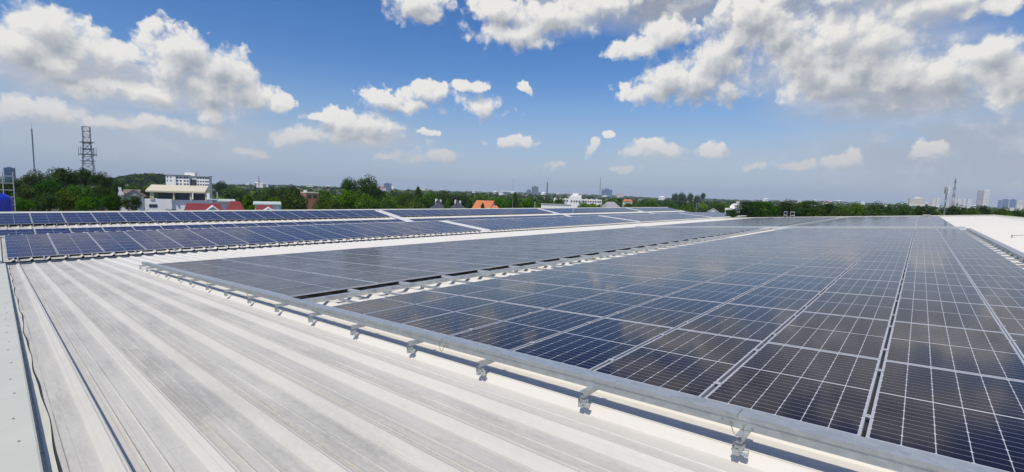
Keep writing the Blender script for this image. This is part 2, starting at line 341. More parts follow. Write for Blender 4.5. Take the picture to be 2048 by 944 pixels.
# ------------------------------------------------------------------ geometry helpers
class MB:
    def __init__(s): s.v = []; s.f = []; s.m = []; s.uv = {}
    def face(s, pts, mi=0):
        i = len(s.v); s.v += [tuple(p) for p in pts]; s.f.append(tuple(range(i, i + len(pts)))); s.m.append(mi)
    def box(s, x0, x1, y0, y1, z0, z1, mi=0, mtx=None):
        p = [(x0, y0, z0), (x1, y0, z0), (x1, y1, z0), (x0, y1, z0), (x0, y0, z1), (x1, y0, z1), (x1, y1, z1), (x0, y1, z1)]
        if mtx is not None: p = [tuple(mtx @ Vector(q)) for q in p]
        i = len(s.v); s.v += p
        for q in ((0, 3, 2, 1), (4, 5, 6, 7), (0, 1, 5, 4), (1, 2, 6, 5), (2, 3, 7, 6), (3, 0, 4, 7)):
            s.f.append(tuple(i + k for k in q)); s.m.append(mi)
    def prism(s, poly, axis_pts, mi=0):
        """poly: list of local (a,b); axis_pts: two functions mapping (a,b) to 3-D"""
        n = len(poly); i = len(s.v)
        s.v += [axis_pts[0](*q) for q in poly] + [axis_pts[1](*q) for q in poly]
        s.f.append(tuple(i + k for k in range(n))[::-1]); s.m.append(mi)
        s.f.append(tuple(i + n + k for k in range(n))); s.m.append(mi)
        for k in range(n):
            s.f.append((i + k, i + (k + 1) % n, i + n + (k + 1) % n, i + n + k)); s.m.append(mi)
    def tube(s, pts, r, n=6, mi=0, cap=True):
        rs = r if isinstance(r, (list, tuple)) else [r] * len(pts)
        pts = [Vector(p) for p in pts]; base = len(s.v)
        for k, p in enumerate(pts):
            d = (pts[min(k + 1, len(pts) - 1)] - pts[max(k - 1, 0)]).normalized()
            a = d.cross(Vector((0, 0, 1)));
            if a.length < 1e-3: a = Vector((1, 0, 0))
            a.normalize(); b = d.cross(a)
            for j in range(n):
                t = 2 * math.pi * j / n
                s.v.append(tuple(p + (a * math.cos(t) + b * math.sin(t)) * rs[k]))
        for k in range(len(pts) - 1):
            for j in range(n):
                s.f.append((base + k * n + j, base + k * n + (j + 1) % n, base + (k + 1) * n + (j + 1) % n, base + (k + 1) * n + j)); s.m.append(mi)
        if cap:
            s.f.append(tuple(base + j for j in range(n))[::-1]); s.m.append(mi)
            s.f.append(tuple(base + (len(pts) - 1) * n + j for j in range(n))); s.m.append(mi)
    def mesh(s, name, mats):
        me = bpy.data.meshes.new(name); me.from_pydata(s.v, [], s.f)
        for q in (mats if isinstance(mats, (list, tuple)) else [mats]): me.materials.append(q)
        if len(me.materials) > 1: me.polygons.foreach_set('material_index', s.m)
        me.update(); return me
    def build(s, name, mats, parent=None, **kw):
        o = bpy.data.objects.new(name, s.mesh(name, mats)); col.objects.link(o)
        if parent is not None: o.parent = parent
        tag(o, **kw); return o
def tag(o, label=None, cat=None, group=None, kind=None):
    if label: o['label'] = label
    if cat: o['category'] = cat
    if group: o['group'] = group
    if kind: o['kind'] = kind
    return o
def empty(name, loc, rz=0., **kw):
    o = bpy.data.objects.new(name, None); col.objects.link(o); o.location = loc; o.rotation_euler = (0, 0, rz)
    o.empty_display_size = .2
    return tag(o, **kw)
def inst(name, me, parent=None, mtx=None):
    o = bpy.data.objects.new(name, me); col.objects.link(o)
    if parent is not None: o.parent = parent
    if mtx is not None: o.matrix_local = mtx
    return o
def copy_tree(root):
    r = root.copy(); col.objects.link(r)
    for ch in root.children:
        c = ch.copy(); col.objects.link(c); c.parent = r
        for q in ch.children:
            d = q.copy(); col.objects.link(d); d.parent = c
    return r
ORD = ['first', 'second', 'third', 'fourth', 'fifth', 'sixth', 'seventh', 'eighth', 'ninth', 'tenth', 'eleventh', 'twelfth', 'thirteenth', 'fourteenth', 'fifteenth',
       'sixteenth', 'seventeenth', 'eighteenth', 'nineteenth', 'twentieth', 'twenty-first', 'twenty-second', 'twenty-third', 'twenty-fourth', 'twenty-fifth',
       'twenty-sixth', 'twenty-seventh', 'twenty-eighth', 'twenty-ninth', 'thirtieth', 'thirty-first', 'thirty-second']
def cth(n):
    if n < 32: return ORD[n]
    return 'number %d' % (n + 1)

def ray(x, y):                               # direction through a point of the 2048 x 944 photograph
    return CF + CR * ((x - 1024) / FPX) + CU * ((472 - y) / FPX)
def hdir(x):
    lo, hi = 0., 900.
    for _ in range(40):
        m_ = (lo + hi) / 2
        if ray(x, m_).z > 0: lo = m_
        else: hi = m_
    d = ray(x, lo); d.z = 0; d.normalize(); return d
def spot(x, d):                              # ground point at horizontal distance d in that direction
    h = hdir(x) * d; return Vector((h.x, h.y, 0))
def zat(x, y, d):                            # height of something seen there
    r_ = ray(x, y); return CZ + r_.z / math.hypot(r_.x, r_.y) * d
def across(x0, x1, d):                       # width between two columns for a front turned to the viewer
    c = hdir((x0 + x1) / 2); a, b = hdir(x0), hdir(x1)
    return d * (math.tan(c.angle(a)) + math.tan(c.angle(b)))
def facing(x):                               # rotation that turns local +X to the right of the picture, local +Y away
    h = hdir(x); return math.atan2(h.y, h.x) - math.pi / 2

# ------------------------------------------------------------------ roof planes (x along the ridge, v across, to the right)
def zn(v): return CZ - 1.574 + .0696 * v     # panel plane over the near roof
def z3(v): return CZ - 5.754 - .0711 * v     # panel plane over the middle roof (its slope that faces the camera)
def z4(v): return CZ - 9.461 - .1409 * v     # panel plane over the far roof
PAN = .20                                    # the sheet lies this far under the panels
def pt(u, v, z): return (u, -v, z)
U_END, U_FAR = 90.3, 116.3
V_VAL, V_RIDGE = -29.9, 7.6

def sheet(name, u0, u1, vz, parent, rib=True, pitch=.49, first=.53, cap_ends=True):
    """ribbed metal sheet: profile along u, straight along v through the points vz = [(v,z), ...]"""
    prof = [(u0, 0.)]
    u = first
    while u < u1 - .1:
        if u - .12 > u0:
            q = [(-.115, 0.), (-.046, .060), (-.034, .066), (-.012, .068), (-.003, .062), (.008, 0.)] if rib else [(-.07, 0.), (-.025, .075), (.025, .075), (.06, 0.)]
            prof += [(u + a, b) for a, b in q]
            if rib and u < 14:
                for c in (.095, .205): prof += [(u + c - .010, 0.), (u + c - .003, .007), (u + c + .003, .007), (u + c + .006, 0.)]
        u += pitch
    prof.append((u1, 0.))
    m = MB(); n = len(prof)
    for (v, z) in vz: m.v += [pt(a, v, z + b) for a, b in prof]
    for k in range(len(vz) - 1):
        for j in range(n - 1): m.f.append((k * n + j, k * n + j + 1, (k + 1) * n + j + 1, (k + 1) * n + j)); m.m.append(0)
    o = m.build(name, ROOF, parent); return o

hall = empty('factory_hall', pt(0, -11, 0), label='near factory hall with dusty white ribbed metal roof under the two big dark panel fields', cat='factory building')
hall_o = Vector(pt(0, -11, 0))
def own(o, root):                            # keep world place while parenting
    o.parent = root; o.matrix_parent_inverse = Matrix.Translation(-Vector(root.location)); return o
V_R2 = 23.0
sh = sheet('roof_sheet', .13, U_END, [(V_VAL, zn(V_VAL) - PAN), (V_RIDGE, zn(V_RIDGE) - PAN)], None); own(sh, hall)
zr = zn(V_RIDGE) - PAN
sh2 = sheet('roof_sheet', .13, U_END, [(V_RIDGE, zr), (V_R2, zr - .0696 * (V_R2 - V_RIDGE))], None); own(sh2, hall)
m = MB()
m.prism([(V_RIDGE - .32, zr + .020), (V_RIDGE, zr + .055), (V_RIDGE + .32, zr + .020), (V_RIDGE + .32, zr + .034), (V_RIDGE, zr + .070), (V_RIDGE - .32, zr + .034)],
        (lambda a, b: pt(.1, a, b), lambda a, b: pt(U_END + .05, a, b)))
own(m.build('ridge_cap', WPAINT), hall)
m = MB()                                     # walls under the roof
zv = zn(V_VAL) - PAN
gab = [(V_VAL, 0), (V_R2, 0), (V_R2, zr - .0696 * (V_R2 - V_RIDGE) - .06), (V_RIDGE, zr - .06), (V_VAL, zv - .06)]
m.prism(gab, (lambda a, b: pt(.16, a, b), lambda a, b: pt(U_END - .1, a, b)))
own(m.build('wall', WALLG), hall)
# verge flashing along the near gable with its screws, a lip and an open lap
def roofz(v): return zn(v) - PAN
m = MB()
m.prism([(-.62, -.20), (-.62, .096), (-.60, .100), (.105, .100), (.118, .094), (.118, -.02), (-.2, -.2)],
        (lambda a, b: pt(a, V_VAL, roofz(V_VAL) + b), lambda a, b: pt(a, V_RIDGE, roofz(V_RIDGE) + b)))
fl = own(m.build('verge_flashing', WPAINT), hall)
m = MB(); nseg = 220
pv = []
for k in range(nseg + 1):
    v = V_VAL + (V_RIDGE - V_VAL) * k / nseg
    wv = .009 * math.sin(v * 1.9) + .005 * math.sin(v * 4.3 + 1) + .008 * math.sin(v * .8)
    pv.append((v, .196 + wv, .010 + .006 * math.sin(v * 5.3 + .6) ** 2))
for k in range(nseg):
    (a, ua, ha), (b, ub, hb) = pv[k], pv[k + 1]
    m.face([pt(.150, a, roofz(a) + .006), pt(ua, a, roofz(a) + ha), pt(ub, b, roofz(b) + hb), pt(.150, b, roofz(b) + .006)][::-1])
    m.face([pt(ua, a, roofz(a) + ha), pt(ua - .002, a, roofz(a) + .001), pt(ub - .002, b, roofz(b) + .001), pt(ub, b, roofz(b) + hb)][::-1])
own(m.build('flashing_lip', WPAINT), fl)
m = MB()
for k in range(nseg):
    (a, ua, ha), (b, ub, hb) = pv[k], pv[k + 1]
    wa, wb = .007 + .014 * math.sin(a * 1.1) ** 2, .007 + .014 * math.sin(b * 1.1) ** 2
    m.face([pt(ua - .001, a, roofz(a) + .003), pt(ua + wa, a, roofz(a) + .003), pt(ub + wb, b, roofz(b) + .003), pt(ub - .001, b, roofz(b) + .003)][::-1])
own(m.build('lap_gap', BLACKR), fl)
sc = MB(); sc.tube([(0, 0, -.002), (0, 0, .004)], .009, 8); sc.tube([(0, 0, .004), (0, 0, .010)], .0055, 6)
scm = sc.mesh('screw', BOLT)
for k, v in enumerate([-3.3 - .78 * i - .22 * (i * 37 % 5) / 5 for i in range(15)]):
    for uu, hh in ((.02 - .02 * (k % 2), .100), (.138, .006)):
        o = inst('screw', scm, fl); o.parent = fl
        o.matrix_local = Matrix.Translation(Vector(pt(uu, v + (.12 if uu > .1 else 0), roofz(v) + hh + (.0))))
# valley gutter
m = MB()
for (a0, a1, b0, b1) in ((V_VAL + .02, V_VAL + .04, -.22, -.03), (V_VAL - .16, V_VAL + .04, -.24, -.22)):
    m.box(.05, U_END, -a1, -a0, zv + b0, zv + b1)
own(m.build('valley_gutter', GUTTER), hall)

# middle and far halls
V3R, V3B = -37.25, -30.10
z3p = lambda v: z3(v) - .12
hall3 = empty('factory_hall', pt(0, -36, 0), label='middle low factory hall whose roof carries the front blue panel slope', cat='factory building')
V42 = -42.3
z3b = z3p(V3R) - .0711 * (V3R - V42)
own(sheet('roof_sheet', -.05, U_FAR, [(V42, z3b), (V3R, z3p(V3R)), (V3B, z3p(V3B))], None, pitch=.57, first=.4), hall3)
m = MB()
m.prism([(V3B - .03, 0), (V3R, 0), (V42 + .03, 0), (V42 + .03, z3b - .06), (V3R, z3p(V3R) - .06), (V3B - .03, z3p(V3B) - .06)], (lambda a, b: pt(.0, a, b), lambda a, b: pt(U_FAR - .1, a, b)))
own(m.build('wall', WALLG), hall3)
m = MB()
m.prism([(V3R - .3, z3p(V3R) + .01), (V3R, z3p(V3R) + .045), (V3R + .22, z3p(V3R) + .028), (V3R, z3p(V3R) + .06)], (lambda a, b: pt(-.3, a, b), lambda a, b: pt(U_FAR + .05, a, b)))
own(m.build('ridge_cap', WPAINT), hall3)
m = MB()                                     # white verge with a raised edge on the near gable
m.prism([(-.55, -.2), (-.55, .07), (.02, .07), (.02, .0), (-.2, -.2)], (lambda a, b: pt(a, V3B, z3p(V3B) + b), lambda a, b: pt(a, V3R, z3p(V3R) + b)))
m.prism([(-.26, .071), (-.26, .10), (-.22, .10), (-.22, .071)], (lambda a, b: pt(a, V3B, z3p(V3B) + b), lambda a, b: pt(a, V3R, z3p(V3R) + b)))
own(m.build('verge_flashing', WPAINT), hall3)
V4R = -49.3
z4p = lambda v: z4(v) - PAN
hall4 = empty('factory_hall', pt(0, -49, 0), label='far factory hall with the tallest ridge, blue panels in two bands below it', cat='factory building')
V4E = -60
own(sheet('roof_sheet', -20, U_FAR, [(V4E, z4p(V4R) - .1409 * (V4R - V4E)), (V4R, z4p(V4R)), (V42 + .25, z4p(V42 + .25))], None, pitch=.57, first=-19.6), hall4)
m = MB()
m.prism([(V42, 0), (V4R, 0), (V4E, 0), (V4E, z4p(V4R) - .1409 * (V4R - V4E) - .06), (V4R, z4p(V4R) - .06), (V42, z4p(V42) - .06)], (lambda a, b: pt(-19.9, a, b), lambda a, b: pt(U_FAR - .1, a, b)))
own(m.build('wall', WALLG), hall4)
m = MB()
zz = z4p(V4R)
m.prism([(V4R + .27, zz + .17), (V4R - .02, zz + .265), (V4R - .35, zz + .17), (V4R - .35, zz + .155), (V4R - .02, zz + .25), (V4R + .27, zz + .155)], (lambda a, b: pt(-20, a, b), lambda a, b: pt(U_FAR + .05, a, b)))
own(m.build('ridge_cap', WPAINT), hall4)

# ------------------------------------------------------------------ solar panels
def panel_meshes(L, Wd, glass):
    fr, gl = MB(), MB()
    a, b, t, e, e2 = L / 2, Wd / 2, .035, .024, .013       # end frames read wider than side frames
    for q in ([(-a, -b), (a, -b), (a - e, -b + e2), (-a + e, -b + e2)], [(a, -b), (a, b), (a - e, b - e2), (a - e, -b + e2)],
              [(a, b), (-a, b), (-a + e, b - e2), (a - e, b - e2)], [(-a, b), (-a, -b), (-a + e, -b + e2), (-a + e, b - e2)]):
        fr.face([(x, y, 0) for x, y in q])
    c = [(-a, -b), (a, -b), (a, b), (-a, b)]
    for k in range(4):
        p, q = c[k], c[(k + 1) % 4]; fr.face([(*p, 0), (*p, -t), (*q, -t), (*q, 0)])
    fr.face([(x, y, -t) for x, y in c[::-1]])
    i, j = a - e, b - e2
    for k, (p, q) in enumerate(zip([(-i, -j), (i, -j), (i, j), (-i, j)], [(i, -j), (i, j), (-i, j), (-i, -j)])):
        fr.face([(*p, -.0025), (*q, -.0025), (*q, 0), (*p, 0)])
    gl.face([(-i, -j, -.002), (i, -j, -.002), (i, j, -.002), (-i, j, -.002)])
    gm = gl.mesh('glass_pane', glass); fm = fr.mesh('frame', ALU)
    uvl = gm.uv_layers.new(name='cells')
    for k, uv in enumerate(((-.05, -.02), (24.05, -.02), (24.05, 6.02), (-.05, 6.02))): uvl.data[k].uv = uv
    return fm, gm
SETS = {'near': panel_meshes(2.095, 1.045, PV_DARK), 'mid': panel_meshes(2.095, 1.150, PV_MID), 'blue3': panel_meshes(1.651, .928, PV_BLUE), 'blue4': panel_meshes(1.651, .918, PV_BLUE)}
DIM = {'near': (2.095, 1.045), 'mid': (2.095, 1.150), 'blue3': (1.651, .928), 'blue4': (1.651, .918)}
PANELS = []       # (set, centre, tilt about x, label)
def field_of(kind, plane, slope, vs, u0, n, pitch, words, along):
    for r_, (vc, rowname) in enumerate(vs):
        for j in range(n):
            u = u0 + pitch * (j + .5)
            PANELS.append((kind, Vector(pt(u, vc, plane(vc))), slope, '%s, %s %s, %s' % (words, cth(j), along, rowname)))
tn = math.atan(.0696)
# right block: centre lines of its nine rows
gA, gB, gR = -.159, .905, 1.925
cN = [(gB + gR) / 2 + .01, (gA + gB) / 2] + [gA - 1.076 * (k + .5) + 0 for k in range(7)]
nmR = ['row at white right margin', 'row right of wide gap', 'row left of wide gap', 'second row left of wide gap', 'third row left of wide gap', 'fourth row left of wide gap',
       'third row from the walkway', 'second row from the walkway', 'row along the walkway']
rowsR = list(zip(cN, nmR))
rowsM = [(-9.49 - 1.178 * (k + .5), nm) for k, nm in enumerate(['row along the dark gap', 'second row behind the dark gap', 'third row behind the dark gap', 'fourth row behind the dark gap', 'fifth row, mid field', 'sixth row, mid field',
        'fourth row from the white valley', 'third row from the white valley', 'second row from the white valley', 'row along the white valley'])]
U0 = 3.83
field_of('near', zn, -tn, rowsR, U0, 18, 2.115, 'dark solar panel', 'from near tray')
field_of('mid', zn, -tn, rowsM, U0 + .02, 18, 2.115, 'grey panel left of walkway', 'from near tray')
field_of('near', zn, -tn, rowsR, 44.3, 21, 2.115, 'distant panel right of walkway', 'behind cross tray')
field_of('mid', zn, -tn, rowsM, 44.3, 21, 2.115, 'distant panel left of walkway', 'behind cross tray')
t3 = math.atan(.0711); t4 = math.atan(.1409)
rows3 = [(-30.52 - .944 * (k + .5), nm) for k, nm in enumerate(['lowest row on middle roof', 'second row up on middle roof', 'third row up on middle roof', 'central row on middle roof', 'third row below middle ridge', 'second row below middle ridge', 'top row at middle ridge'])]
rows4 = [(-45.33 - .93 * (k + .5), nm) for k, nm in enumerate(['lowest row of upper band, far roof', 'second row of upper band, far roof', 'third row of upper band, far roof', 'top row under far ridge'])] + \
        [(-43.60 + .93 * (k + .5), nm) for k, nm in enumerate(['upper row of lower band, far roof', 'lower row of lower band, far roof'])]
for q, (n_, wd) in enumerate([(18, 'blue solar panel'), (18, 'blue panel past the first roof gap'), (18, 'blue panel past the second roof gap'), (13, 'blue panel past the third roof gap')]):
    field_of('blue3', z3, t3, rows3, .157 + 31.28 * q, n_, 1.671, wd, 'along')
    field_of('blue4', z4, t4, rows4, -.116 + 31.28 * q, n_, 1.671, wd, 'along')
field_of('blue4', z4, t4, rows4[:4], -.116 - 1.671 * 3, 3, 1.671, 'blue panel at left picture edge', 'along')
def proj(p):
    d = p - Vector((0, 0, CZ)); z = d.dot(CF)
    if z < .2: return None
    return 1024 + FPX * d.dot(CR) / z, 472 - FPX * d.dot(CU) / z
def seen_area(P_):
    kind, c, tilt, lab = P_
    L, Wd = DIM[kind]; q = []
    # clipped to the frame by sampling
    hit = 0; tot = 0; pts = []
    for i in range(7):
        for j in range(5):
            x = (i / 6 - .5) * L; y = (j / 4 - .5) * Wd
            p = proj(c + Vector((x, y * math.cos(tilt), y * math.sin(tilt)))); tot += 1
            if p and 0 <= p[0] <= 2048 and 0 <= p[1] <= 944: hit += 1
    cs = [proj(c + Vector((sx_ * L / 2, sy_ * Wd / 2 * math.cos(tilt), sy_ * Wd / 2 * math.sin(tilt)))) for sx_, sy_ in ((-1, -1), (1, -1), (1, 1), (-1, 1))]
    if any(k is None for k in cs) or hit == 0: return 0
    a = 0
    for k in range(4): a += cs[k][0] * cs[(k + 1) % 4][1] - cs[(k + 1) % 4][0] * cs[k][1]
    return abs(a) / 2 * hit / tot
rank = sorted(range(len(PANELS)), key=lambda i: -seen_area(PANELS[i]))
keep = set(rank[:298])
rest = {'near': [], 'mid': [], 'blue3': [], 'blue4': []}
for i, (kind, c, tilt, lab) in enumerate(PANELS):
    fm, gm = SETS[kind]
    rt = Matrix.Rotation(tilt + rng.normal(0, R(.07)), 4, 'X') @ Matrix.Rotation(rng.normal(0, R(.06)), 4, 'Y')
    if i in keep:
        t_ = empty('solar_panel', c, label=lab, cat='solar panel', group='solar panels in rows on the roofs')
        t_.rotation_euler = rt.to_euler()
        inst('frame', fm, t_); inst('glass_pane', gm, t_)
    elif seen_area(PANELS[i]) > 0 or kind in ('near', 'mid'):
        rest[kind].append(Matrix.Translation(c) @ rt)
def merged(list_, name, mats_, glass_i):
    vs, fs, mi, uvs = [], [], [], []
    for kind, mtxs in list_:
        fm, gm = SETS[kind]
        for me, k in ((fm, 0), (gm, glass_i[kind])):
            co = np.array([v.co[:] for v in me.vertices]); pl = [tuple(p.vertices) for p in me.polygons]
            for mt in mtxs:
                A = np.array(mt); off = len(vs)
                vs.extend(map(tuple, co @ A[:3, :3].T + A[:3, 3]))
                for p in pl:
                    fs.append(tuple(q + off for q in p)); mi.append(k)
                    if k: uvs += [(-.05, -.02), (24.05, -.02), (24.05, 6.02), (-.05, 6.02)]
                    else: uvs += [(0, 0)] * len(p)
    me = bpy.data.meshes.new(name); me.from_pydata(vs, [], fs)
    for q in mats_: me.materials.append(q)
    me.polygons.foreach_set('material_index', mi)
    u_ = me.uv_layers.new(name='cells'); u_.data.foreach_set('uv', np.array(uvs, dtype=np.float32).ravel())
    me.update(); return me
o = inst('distant_solar_panels', merged(list(rest.items()), 'distant_solar_panels', [ALU, PV_DARK, PV_BLUE, PV_MID], {'near': 1, 'mid': 3, 'blue3': 2, 'blue4': 2}))
tag(o, 'sea of small distant solar panels filling the far ends of every roof', 'solar panels', kind='stuff')

# ------------------------------------------------------------------ cable trays, rails, clamps
def slopebox(m, u0, u1, v0, v1, a, b, mi=0, pl=zn):
    p = [pt(u0, v0, pl(v0) + a), pt(u1, v0, pl(v0) + a), pt(u1, v1, pl(v1) + a), pt(u0, v1, pl(v1) + a), pt(u0, v0, pl(v0) + b), pt(u1, v0, pl(v0) + b), pt(u1, v1, pl(v1) + b), pt(u0, v1, pl(v1) + b)]
    i = len(m.v); m.v += p
    for q in ((0, 1, 2, 3), (7, 6, 5, 4), (4, 5, 1, 0), (5, 6, 2, 1), (6, 7, 3, 2), (7, 4, 0, 3)):
        m.f.append(tuple(i + k for k in q)); m.m.append(mi)
TV0, TV1 = -21.1, 4.2
tray = empty('cable_tray', pt(3.7, -8, zn(-8)), label='long covered galvanised cable tray along the near panel edge', cat='cable tray')
body = MB(); lids = MB()
slopebox(body, 3.417, 3.541, TV0, TV1, .020, .112)
own(body.build('tray_body', GALV), tray)
L0 = TV0
joints = [-18.6, -15.9, -13.2, -10.4, -7.35, -4.08, -.84, 2.3]
edges = [TV0] + joints + [TV1]
for a, b in zip(edges[:-1], edges[1:]):
    m = MB(); slopebox(m, 3.406, 3.552, a + .003, b - .003, .113, .123); slopebox(m, 3.406, 3.416, a + .003, b - .003, .088, .1128)
    own(m.build('tray_lid', GALV), tray)
for v in joints:
    m = MB(); slopebox(m, 3.4135, 3.4168, v - .13, v + .13, .026, .084)
    jp = own(m.build('joint_plate', GALV), tray)
    m = MB()
    for dv in (-.10, -.045, .045, .10): m.tube([pt(3.414, v + dv, zn(v) + .058), pt(3.404, v + dv, zn(v) + .058)], .009, 6)
    b_ = m.build('bolt', BOLT); b_.parent = jp; b_.matrix_parent_inverse = Matrix.Identity(4)
    m = MB()
    m.tube([pt(3.403, v - .045 + .09 * k / 8, zn(v) + .054 - .085 * math.sin(math.pi * k / 8)) for k in range(9)], .0035, 5)
    b_ = m.build('earth_wire', COPPER); b_.parent = jp; b_.matrix_parent_inverse = Matrix.Identity(4)

def make_clamp():
    m = MB()
    m.box(-.026, .030, .002, .040, -.072, -.028); m.box(-.026, .030, .040, .046, -.076, -.002); m.box(-.026, .030, -.020, .002, -.040, -.022)
    m.box(-.020, .024, -.028, .030, -.022, .0); m.tube([(0, -.052, -.050), (0, -.012, -.050)], .022, 10); m.tube([(0, -.012, -.050), (0, .058, -.050)], .008, 6)
    return m.mesh('roof_clamp', GALV)
CLAMP = make_clamp()
def rail_mesh(L):                            # C-channel along u, open to one side
    m = MB(); w_, h, t = .044, .050, .004
    m.box(0, L, -w_ / 2, -w_ / 2 + t, 0, h); m.box(0, L, -w_ / 2 + t, w_ / 2, h - t, h); m.box(0, L, -w_ / 2 + t, w_ / 2, 0, t)
    return m.mesh('rail_channel', GALV)
stub_v = [.45, -.80, -2.05, -3.35, -4.63, -5.98, -7.33, -8.70, -10.1, -11.5, -12.9, -14.3, -15.6, -17.0, -18.3, -19.6, -20.8]
RAIL = rail_mesh(.34)
proto = None
for k, v in enumerate(stub_v):
    if proto is None:
        proto = empty('mounting_rail', (0, 0, 0), cat='mounting rail', group='rail ends sticking out under the near cable tray')
        inst('rail_channel', RAIL, proto); c_ = inst('roof_clamp', CLAMP, proto); c_.location = (.035, 0, -.024)
        rr = proto
    else: rr = copy_tree(proto)
    rr.location = pt(3.295 + rng.normal(0, .008), v + rng.normal(0, .02), zn(v) - .031); rr.rotation_euler = (-tn, 0, 0)
    rr['label'] = 'galvanised rail end with roof clamp, %s along the near tray from right' % cth(k)
# walkway channel between the two fields
wt = empty('cable_tray', pt(3.9, -8.85, zn(-8.85)), label='galvanised cable channel running back along the walkway between the two fields', cat='cable tray')
m = MB(); slopebox(m, 3.83, 41.9, -8.95, -8.83, -.11, -.030)
own(m.build('tray_body', GALV), wt)
for k in range(13):
    a = 3.83 + 38.07 * k / 13; m = MB(); slopebox(m, a + .004, a + 38.07 / 13 - .004, -8.96, -8.82, -.029, -.018)
    own(m.build('tray_lid', GALV), wt)
brk = MB(); brk.box(-.035, .035, -.47, .06, -.012, .0); brk.box(-.035, -.03, -.47, .06, -.05, -.012)
BRK = brk.mesh('bracket', ALU)
for k in range(27):                          # flat bars bridging the dark gap
    u = 5.2 + k * 1.35
    o = inst('bridge_bar', BRK); o.location = pt(u, -9.42, zn(-9.42) - .036); o.rotation_euler = (-tn, 0, R(0))
    tag(o, '%s flat metal bar bridging the dark gap beside the walkway channel, counted from near' % cth(k), 'metal bar', 'bars across the dark gap')
for k in range(24):                          # clamps and stubs on the bright strip next to the channel
    u = 4.55 + k * 1.02
    rr = empty('strut_foot', pt(u, -8.33, zn(-8.33) - .135), label='%s clamp foot on bright strip beside the walkway channel, counted from near' % cth(k), cat='clamp foot', group='clamp feet along the walkway')
    rr.rotation_euler = (-tn, 0, 0)
    inst('roof_clamp', CLAMP, rr)
    mm = MB(); mm.box(-.021, .021, -.62, .35, .032, .075)
    if k == 0: CROSS = mm.mesh('cross_bar', GALV)
    inst('cross_bar', CROSS, rr)
# clips in the two open gaps near the camera
def clips(v, n, words):
    cm = MB(); cm.box(-.022, .022, -.032, .032, 0, .006); cm.tube([(0, 0, .008), (0, 0, .016)], .008, 6)
    me = cm.mesh('panel_clip', ALU)
    for k in range(n):
        u = U0 + .42 + 1.0575 * k + (.22 if k % 2 else 0)
        o = inst('panel_clip', me); o.location = pt(u, v, zn(v) + .002); o.rotation_euler = (-tn, 0, 0)
        tag(o, '%s panel clip from near tray, in the %s' % (cth(k), words), 'panel clip', 'clips holding neighbouring panels')
clips(gA, 30, 'wide dark gap'); clips(gB, 30, 'gap right of the wide dark gap')
for k, nm in enumerate(['first gap left of the wide gap', 'second gap left of the wide gap', 'third gap left of the wide gap', 'fourth gap left of the wide gap']): clips(gA - 1.076 * (k + 1), 16, nm)
# black strips added to paint the shade down in the two open gaps
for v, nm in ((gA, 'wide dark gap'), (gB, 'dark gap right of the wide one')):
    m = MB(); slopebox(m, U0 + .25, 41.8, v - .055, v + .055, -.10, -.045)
    o = m.build('gap_shade_strip', BLACKR); tag(o, 'long black strip painting in the shade inside the %s' % nm, 'shade strip')
# cross tray
PALEG = mat('pale_zinc', (.60, .64, .64), .5, .1, var=.06)
ct = empty('cable_tray', pt(42.6, -9, zn(-9)), label='pale cable tray crossing both panel fields half way back', cat='cable tray')
m = MB(); slopebox(m, 42.05, 42.45, -21.0, 2.3, -.09, .085)
own(m.build('tray_body', PALEG), ct)
for k in range(8):
    a = -21.0 + 23.3 * k / 8; m = MB(); slopebox(m, 42.04, 42.46, a + .004, a + 23.3 / 8 - .004, .086, .10); own(m.build('tray_lid', PALEG), ct)
# side tray on the right with its row of clamps
rt_ = empty('cable_tray', pt(4, 2.42, zn(2.42)), label='galvanised cable tray along the right side of the panel field', cat='cable tray')
m = MB(); slopebox(m, 4.2, 42.3, 2.34, 2.52, -.10, -.012)
own(m.build('tray_body', GALV), rt_)
for k in range(13):
    a = 4.2 + 38.1 * k / 13; m = MB(); slopebox(m, a + .004, a + 38.1 / 13 - .004, 2.33, 2.53, -.011, 0); own(m.build('tray_lid', GALV), rt_)
for k in range(33):
    u = 6.9 + k * 1.06
    rr = empty('strut_foot', pt(u, 2.14, zn(2.14) - .135), label='%s clamp foot between panels and right-hand tray, counted from near' % cth(k), cat='clamp foot', group='clamp feet along the right tray')
    rr.rotation_euler = (-tn, 0, 0)
    inst('roof_clamp', CLAMP, rr)
    if k == 0:
        mm = MB(); mm.box(-.021, .021, -.42, .24, .032, .075); CROSS2 = mm.mesh('cross_bar', GALV)
    inst('cross_bar', CROSS2, rr)
ft = empty('cable_tray', pt(66, -8.6, zn(-8.6)), label='narrow cable channel bending towards the roof end beyond the cross tray', cat='cable tray')
m = MB(); slopebox(m, 42.6, 89.6, -9.0, -8.7, -.09, .0); own(m.build('tray_body', GALV), ft)
m = MB(); slopebox(m, 42.6, 89.6, -8.1, -7.9, -.09, -.0); own(m.build('tray_body', GALV), ft)
# trays in the roof gaps of the blue fields
for q in range(3):
    for nm, pl, va, vb, uc, off in (('middle roof', z3, -30.5, -37.1, 30.9 + 31.28 * q, 0), ('far roof', z4, -41.9, -49.0, 30.6 + 31.28 * q, 0)):
        e_ = empty('cable_tray', pt(uc, va, pl(va)), label='white cable tray pair in the %s gap of the blue panels on the %s' % (ORD[q], nm), cat='cable tray')
        for d_ in (-.36, .16):
            m = MB(); slopebox(m, uc + d_, uc + d_ + .2, vb, va, -.10, .01, pl=pl); own(m.build('tray_body', WHP), e_)
